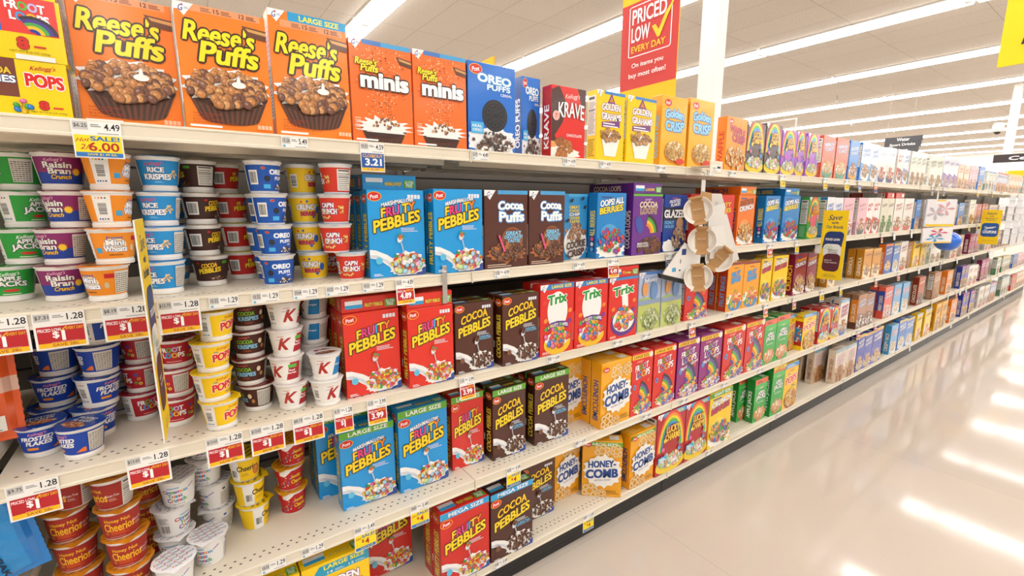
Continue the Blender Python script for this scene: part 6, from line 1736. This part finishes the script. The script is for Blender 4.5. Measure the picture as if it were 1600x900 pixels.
yawc = math.atan2(-.84, .54)
def bowl_pack(x, y, z, roll, lab):
    o = link('paper_bowl_pack', bowl_mesh, loc=(x, y, z)); link('kraft_sleeve', sleeve, o)
    d_ = Vector((-.80, -.58, .02)).normalized()
    q_ = d_.to_track_quat('Z', 'Y').to_matrix().to_4x4() @ Matrix.Rotation(R(roll), 4, 'Z')
    o.rotation_euler = q_.to_euler(); tag(o, lab, 'paper bowls', 'paper bowls hanging from the clip strip')
bowl_pack(2.02, -.10, 1.556, 12, 'white paper bowl in kraft sleeve, topmost on the clip strip')
bowl_pack(2.07, -.10, 1.412, 4, 'white paper bowl in kraft sleeve, second from the top')
bowl_pack(2.225, -.105, 1.313, -38, 'white paper bowl in kraft sleeve, offset to the right')
bowl_pack(2.045, -.11, 1.232, 8, 'white paper bowl in kraft sleeve, lowest on the clip strip')
def hang_card(pts, y, th, col, lab, marks=None, under=None):
    b = MB(); P = [(p[0], y, p[1]) for p in pts]; Q = [(p[0]+.002, y+th, p[1]) for p in pts]; n = len(P)
    b.poly(P, col); b.poly(list(reversed(Q)), col)
    for i in range(n): b.poly([P[i], Q[i], Q[(i+1) % n], P[(i+1) % n]], dark(col, .9))
    if marks:
        for (u, v, du, dv, c) in marks: b.poly([(u, y-.0005, v), (u+du, y-.0005, v), (u+du, y-.0005, v+dv), (u, y-.0005, v+dv)], c)
    tag(link('backing_card', b.build('backing_card', M['paper'])), lab, 'packaging card', 'grey cards behind the paper bowls')
hang_card([(2.16, 1.64), (2.33, 1.64), (2.56, 1.28), (2.46, 1.27), (2.2, 1.45)], -.028, .004, '#d9d4cd', 'grey backing card farthest right behind the paper bowls', [(2.28, 1.58, .02, .02, '#c9c2ba')])
hang_card([(2.19, 1.575), (2.33, 1.59), (2.45, 1.36), (2.40, 1.31), (2.2, 1.33)], -.050, .004, '#dedad4', 'grey backing card with orange corner behind the paper bowls', [(2.335, 1.535, .02, .03, '#e8962a')])
hang_card([(2.19, 1.475), (2.30, 1.48), (2.38, 1.32), (2.2, 1.31)], -.068, .004, '#e3dfd9', 'small pale backing card between the paper bowls')
hang_card([(2.02, 1.40), (2.15, 1.35), (2.12, 1.2), (1.86, 1.255), (1.87, 1.27)], -.040, .005, '#eeebe6', 'white backing card with blue patch left of the lowest bowl', [(2.0, 1.34, .035, .03, '#1f3f86'), (1.93, 1.262, .03, .02, '#4aa8d8'), (1.99, 1.30, .006, .02, '#333333'), (1.985, 1.262, .012, .008, '#333333')])
hang_card([(1.84, 1.262), (2.05, 1.212), (2.05, 1.19), (1.85, 1.24)], -.042, .02, '#22211f', 'black underside tray below the white backing card')
hang_card([(2.085, 1.648), (2.17, 1.64), (2.175, 1.565), (2.14, 1.53), (2.08, 1.60)], -.072, .003, '#b98d58', 'brown kraft hang tag above the topmost paper bowl')

# ---------------------------------------------------------------- toy packs on the farther strip
strip('clip_strip', 6.2, -.03, 1.15, 1.72, 'white clip strip carrying the toy packs', .05)
def toy_pack(x, y, z, w, h, top, cols, lab, rot=0):
    b = MB(); b.box(-w/2, w/2, -.012, .012, -h, 0, '#eeecef', b=.006)
    parts = {'': b, 'toy_print': MB()}
    for sgn in (0, 1):
        mp = (lambda u, v, o: (-w/2+u, -.012-o, -h+v)) if sgn == 0 else (lambda u, v, o: (-w/2-o, .012-u*.024/w, -h+v))
        if sgn: continue
        a = Art(parts, mp, w, h, lift=.0003, base=.0006); a.part = 'toy_print'; a.rect(.03, .02, .97, .1, '#f4c91c'); a.rect(.3, .93, .6, .98, '#f4c91c')
        for i, (u, v, c) in enumerate(cols):
            for j in range(5):
                t = j*2*PI/5+i; a.poly([(u, v), (u+.24*math.cos(t-.25), v+.2*math.sin(t-.25)), (u+.34*math.cos(t), v+.28*math.sin(t)), (u+.24*math.cos(t+.25), v+.2*math.sin(t+.25))], c)
    ms = {k: m.build(k or 'toy_pack', M['bag']) for k, m in parts.items()}
    o = link('toy_pack', ms[''], loc=(x, y, z), rot=(0, 0, R(rot))); link('toy_print', ms['toy_print'], o)
    tag(o, lab, 'toy pack', 'toy packs on the clip strip')
toy_pack(6.16, -.075, 1.64, .36, .27, 1, [(.62, .66, '#dca9ae'), (.3, .5, '#bdb3bb')], 'clear toy pack with pale pink star shapes, upper', -25)
toy_pack(6.12, -.085, 1.36, .36, .15, 1, [(.5, .7, '#cf3a62'), (.4, .35, '#3f9fd0')], 'clear toy pack with pink and blue shapes, lower', -25)
b = MB(); b.lathe([(.11*math.sin(PI*i/12)+.0005, -.11*math.cos(PI*i/12)*.9) for i in range(13)], 24, '#1f6fe0'); tag(link('toy_ball', b.build('toy_ball', M['bag'], 60), loc=(6.40, -.115, 1.22)), 'bright blue inflatable ball behind the toy packs', 'toy')
# white plastic hook strips
for i, (x, z1, z0) in enumerate(((10.0, 1.735, 1.02), (10.6, 1.735, .98), (11.2, 1.735, .95))):
    b = MB(); b.box(-.05, .05, -.001, .001, z0-z1, 0, b=.0005)
    for j in range(6): b.tube((-.05, -.002, -.08-.1*j), (.05, -.03, -.08-.1*j), .006, 6); b.tube((.05, -.03, -.08-.1*j), (.06, -.03, -.05-.1*j), .006, 6)
    tag(link('hook_strip', b.build('hook_strip', M['plastic']), loc=(x, -.0285, z1), rot=(0, 0, R(-30))), 'white plastic hook strip right of the coupon sign, %s of three' % ('nearest', 'middle', 'farthest')[i], 'hook strip', 'white hook strips far down the aisle')

# ---------------------------------------------------------------- film bags at the left edge
def pouch(name, w, h, t, cfn, label, loc, rot, extra=None):
    nu, nv = 26, 30; b = MB(); rb = random.Random(name + str(w))
    def P(i, j, s):
        u = i/nu; v = j/nv; e = (math.sin(PI*u)**.55) * (min(1, math.sin(PI*min(1, max(0, (v-.03)/.94)))**.5))
        wob = .004*math.sin(u*17+v*5)+.003*math.sin(v*31+u*9)+.003*math.sin((u+v)*23)
        return (-w/2+w*u, s*(t/2*e+wob*e)+.003*math.sin(v*14)*math.sin(u*3), h*v)
    for s in (-1, 1):
        G = [[P(i, j, s) for i in range(nu+1)] for j in range(nv+1)]
        for j in range(nv):
            for i in range(nu):
                q = [G[j][i], G[j][i+1], G[j+1][i+1], G[j+1][i]]
                if s > 0: q.reverse()
                b.poly(q, cfn(i/nu, j/nv))
    # welded side seams and crimped ends
    for i in range(nv):
        for x, sg in ((-w/2, -1), (w/2, 1)):
            z0, z1 = h*i/nv, h*(i+1)/nv; k = .012+.001*(i % 2); b.poly([(x, .0005, z0), (x+sg*k, .0005, z0), (x+sg*k, .0005, z1), (x, .0005, z1)], cfn(0 if sg < 0 else 1, i/nv)); b.poly([(x, -.0005, z0), (x, -.0005, z1), (x+sg*k, -.0005, z1), (x+sg*k, -.0005, z0)], cfn(0 if sg < 0 else 1, i/nv))
    me = b.build(name, M['bag'], 60); o = link(name, me, loc=loc, rot=rot); tag(o, label, 'bag')
    if extra:
        parts = {}
        a = Art(parts, lambda u, v, q: (-w/2+u, -(t/2*(math.sin(PI*min(1, max(0, u/w)))**.55)*(math.sin(PI*min(1, max(.02, (v/h-.03)/.94)))**.5))-.0075-q, v), w, h, lift=.0002, base=0); extra(a)
        for k, m in parts.items(): link(k or 'print', m.build(k or 'print', M['paper']), o)
    return o
def obag(u, v):
    if .42 < v < .55: return '#e3b9a6'
    if v >= .55 and .25 < u < .8: return random.Random(int(u*40)*97+int(v*40)).choice(['#a3743a', '#7a4f22', '#c99a5a', '#5f3a1c'])
    return '#e2571a'
def oprint(a):
    a.part = 'bag_print'
    for i, c in enumerate(('#e8c81c', '#c0208a', '#2a9ad0', '#1c1c1c', '#c9a02a', '#3a3a3a')): a.rect(.72+.035*i, .3, .75+.035*i, .35, c)
    a.rect(.74, .1, .95, .24, '#e9e6df'); a.lines(.755, .11, .93, .23, 6, '#777777'); a.rect(.4, .08, .66, .2, '#f1efe9')
pouch('cereal_bag', .30, .27, .085, obag, 'orange and clear film cereal bag on the third shelf, far left', (-.505, .12, 1.0315), (R(-4), 0, R(3)), oprint)
pouch('cereal_bag', .28, .25, .07, lambda u, v: '#b8340f', 'dark orange film cereal bag behind the front orange one', (-.535, .28, 1.0315), (R(-3), 0, 0))
def bprint(a):
    a.part = 'bag_print'; a.rect(.3, .1, .37, .9, '#dfe9f2', 1)
    a.text('ZIP-PAK', .78, .28, .42, .05, '#0b2a4a', bold=.05, rot=-PI/2*.98); a.text('RESEALABLE', .68, .45, .6, .035, '#bfe4f5', bold=0, rot=-PI/2); a.text('STAND', .62, .6, .3, .035, '#bfe4f5', bold=0, rot=-PI/2)
    for i in range(14): a.rect(.52, .2+.05*i, .528, .225+.05*i, '#eaf5fb')
    a.ell(.42, .72, .03, .05, '#dfe9f2')
pouch('cereal_bag', .27, .245, .075, lambda u, v: '#0f7fd2' if u > .9 or v < .05 else ('#1a93de' if v < .8 else '#1380c8'), 'bright blue resealable film bag at the lower left corner', (-.483, .10, .679), (R(-5), R(-9), R(4)), bprint)
pouch('cereal_bag', .27, .24, .06, lambda u, v: '#0d3f74', 'dark blue film bag behind the bright blue one', (-.56, .26, .6565), (R(-3), 0, 0))

# ---------------------------------------------------------------- shrink-wrapped variety packs, top shelf left
def variety(name, w, h, d, fn, label, loc):
    parts = {'': MB()}; parts[''].box(-w/2, w/2, -d/2, d/2, 0, h, '#f4d70e', b=.004)
    a = Art(parts, lambda u, v, q: (-w/2+u, -d/2-q, v), w, h); fn(a)
    s = Art(parts, lambda u, v, q: (w/2+q, -d/2+u, v), d, h); s.part = 'end_panels'
    for i, c in enumerate(('#7a2a1c', '#d9d4cc', '#5a2218', '#a8321c')): s.rect(.02+.24*i, .04, .25+.24*i, .96, c); s.lines(.05+.24*i, .2, .2+.24*i, .8, 6, light(c, .4))
    ms = {k: m.build(k or name, M['foil']) for k, m in parts.items()}
    o = link(name, ms[''], loc=loc); [link(k, me, o) for k, me in ms.items() if k]; tag(o, label, 'variety pack', 'wrapped variety packs on the top shelf'); return o
def vlow(a):
    a.rect(0, .0, 1, 1, '#f4d70e'); a.part = 'box_fronts'; a.rect(.62, .32, .83, 1, '#7a4234'); a.rect(.3, .32, .61, 1, '#2d62b8')
    a.part = 'title_lettering'; a.text('COCOA', .75, .78, .13, .13, '#f0c83a', '#2a1410', .05, .04); a.text('KRISPIES', .74, .63, .17, .13, '#ffffff', '#1b4f9a', .05, .04); a.kell(.92, .87, .085); a.text('POPS', .92, .64, .13, .26, '#e02a22', '#ffffff', .05, .06, slope=-.05)
    a.text('8', .905, .2, .035, .17, '#d8322a', '#7a1414', .03, .06); a.rect(.935, .15, .97, .18, '#d8322a'); a.text('NET WT 8.56 OZ (242g)', .92, .07, .12, .035, '#5a4a10', bold=0); a.pile(.83, .16, .03, .03, 8, .012, FRUIT, 3)
def vup(a):
    a.rect(0, .0, 1, 1, '#f4d70e'); a.part = 'box_fronts'; a.rect(.56, .42, .8, 1, '#1b6fd0'); a.rect(.8, .42, .985, 1, '#e8403a')
    a.part = 'title_lettering'; a.text('FROOT', .885, .85, .13, .15, '', '#b02a3a', .02, .05, slope=-.06, cols=['#ffffff', '#ffffff', '#62b846', '#c9b8e8', '#ffffff']); a.text('LOOPS', .895, .68, .13, .15, '', '#b02a3a', .02, .05, slope=-.06, cols=['#ffffff', '#4fa0dc', '#f7b92b', '#ffffff', '#ffffff'])
    for i, c in enumerate(('#2d3f9c', '#f5c52c', '#4fae49', '#4a3f9a', '#3b3440')): a.ring(.9, .42, .01+.015*i, .025+.015*i, c, 10, R(5), R(120), sq=.9)
    a.text('8', .86, .26, .04, .2, '#d8322a', '#7a1414', .03, .06); a.rect(.895, .21, .935, .24, '#d8322a'); a.text('NET WT 8.56 OZ (242g)', .88, .12, .13, .04, '#5a4a10', bold=0); a.rect(.83, .0, .96, .08, '#f1efe9')
variety('variety_pack', .46, .110, .15, vlow, 'yellow shrink-wrapped pack of small cereal boxes, lower one', (-.388, .10, 1.7672))
variety('variety_pack', .46, .122, .15, vup, 'yellow shrink-wrapped pack of small cereal boxes, middle one', (-.384, .10, 1.8782))
variety('variety_pack', .46, .110, .15, vlow, 'yellow shrink-wrapped pack of small cereal boxes, uppermost', (-.39, .11, 2.0012))
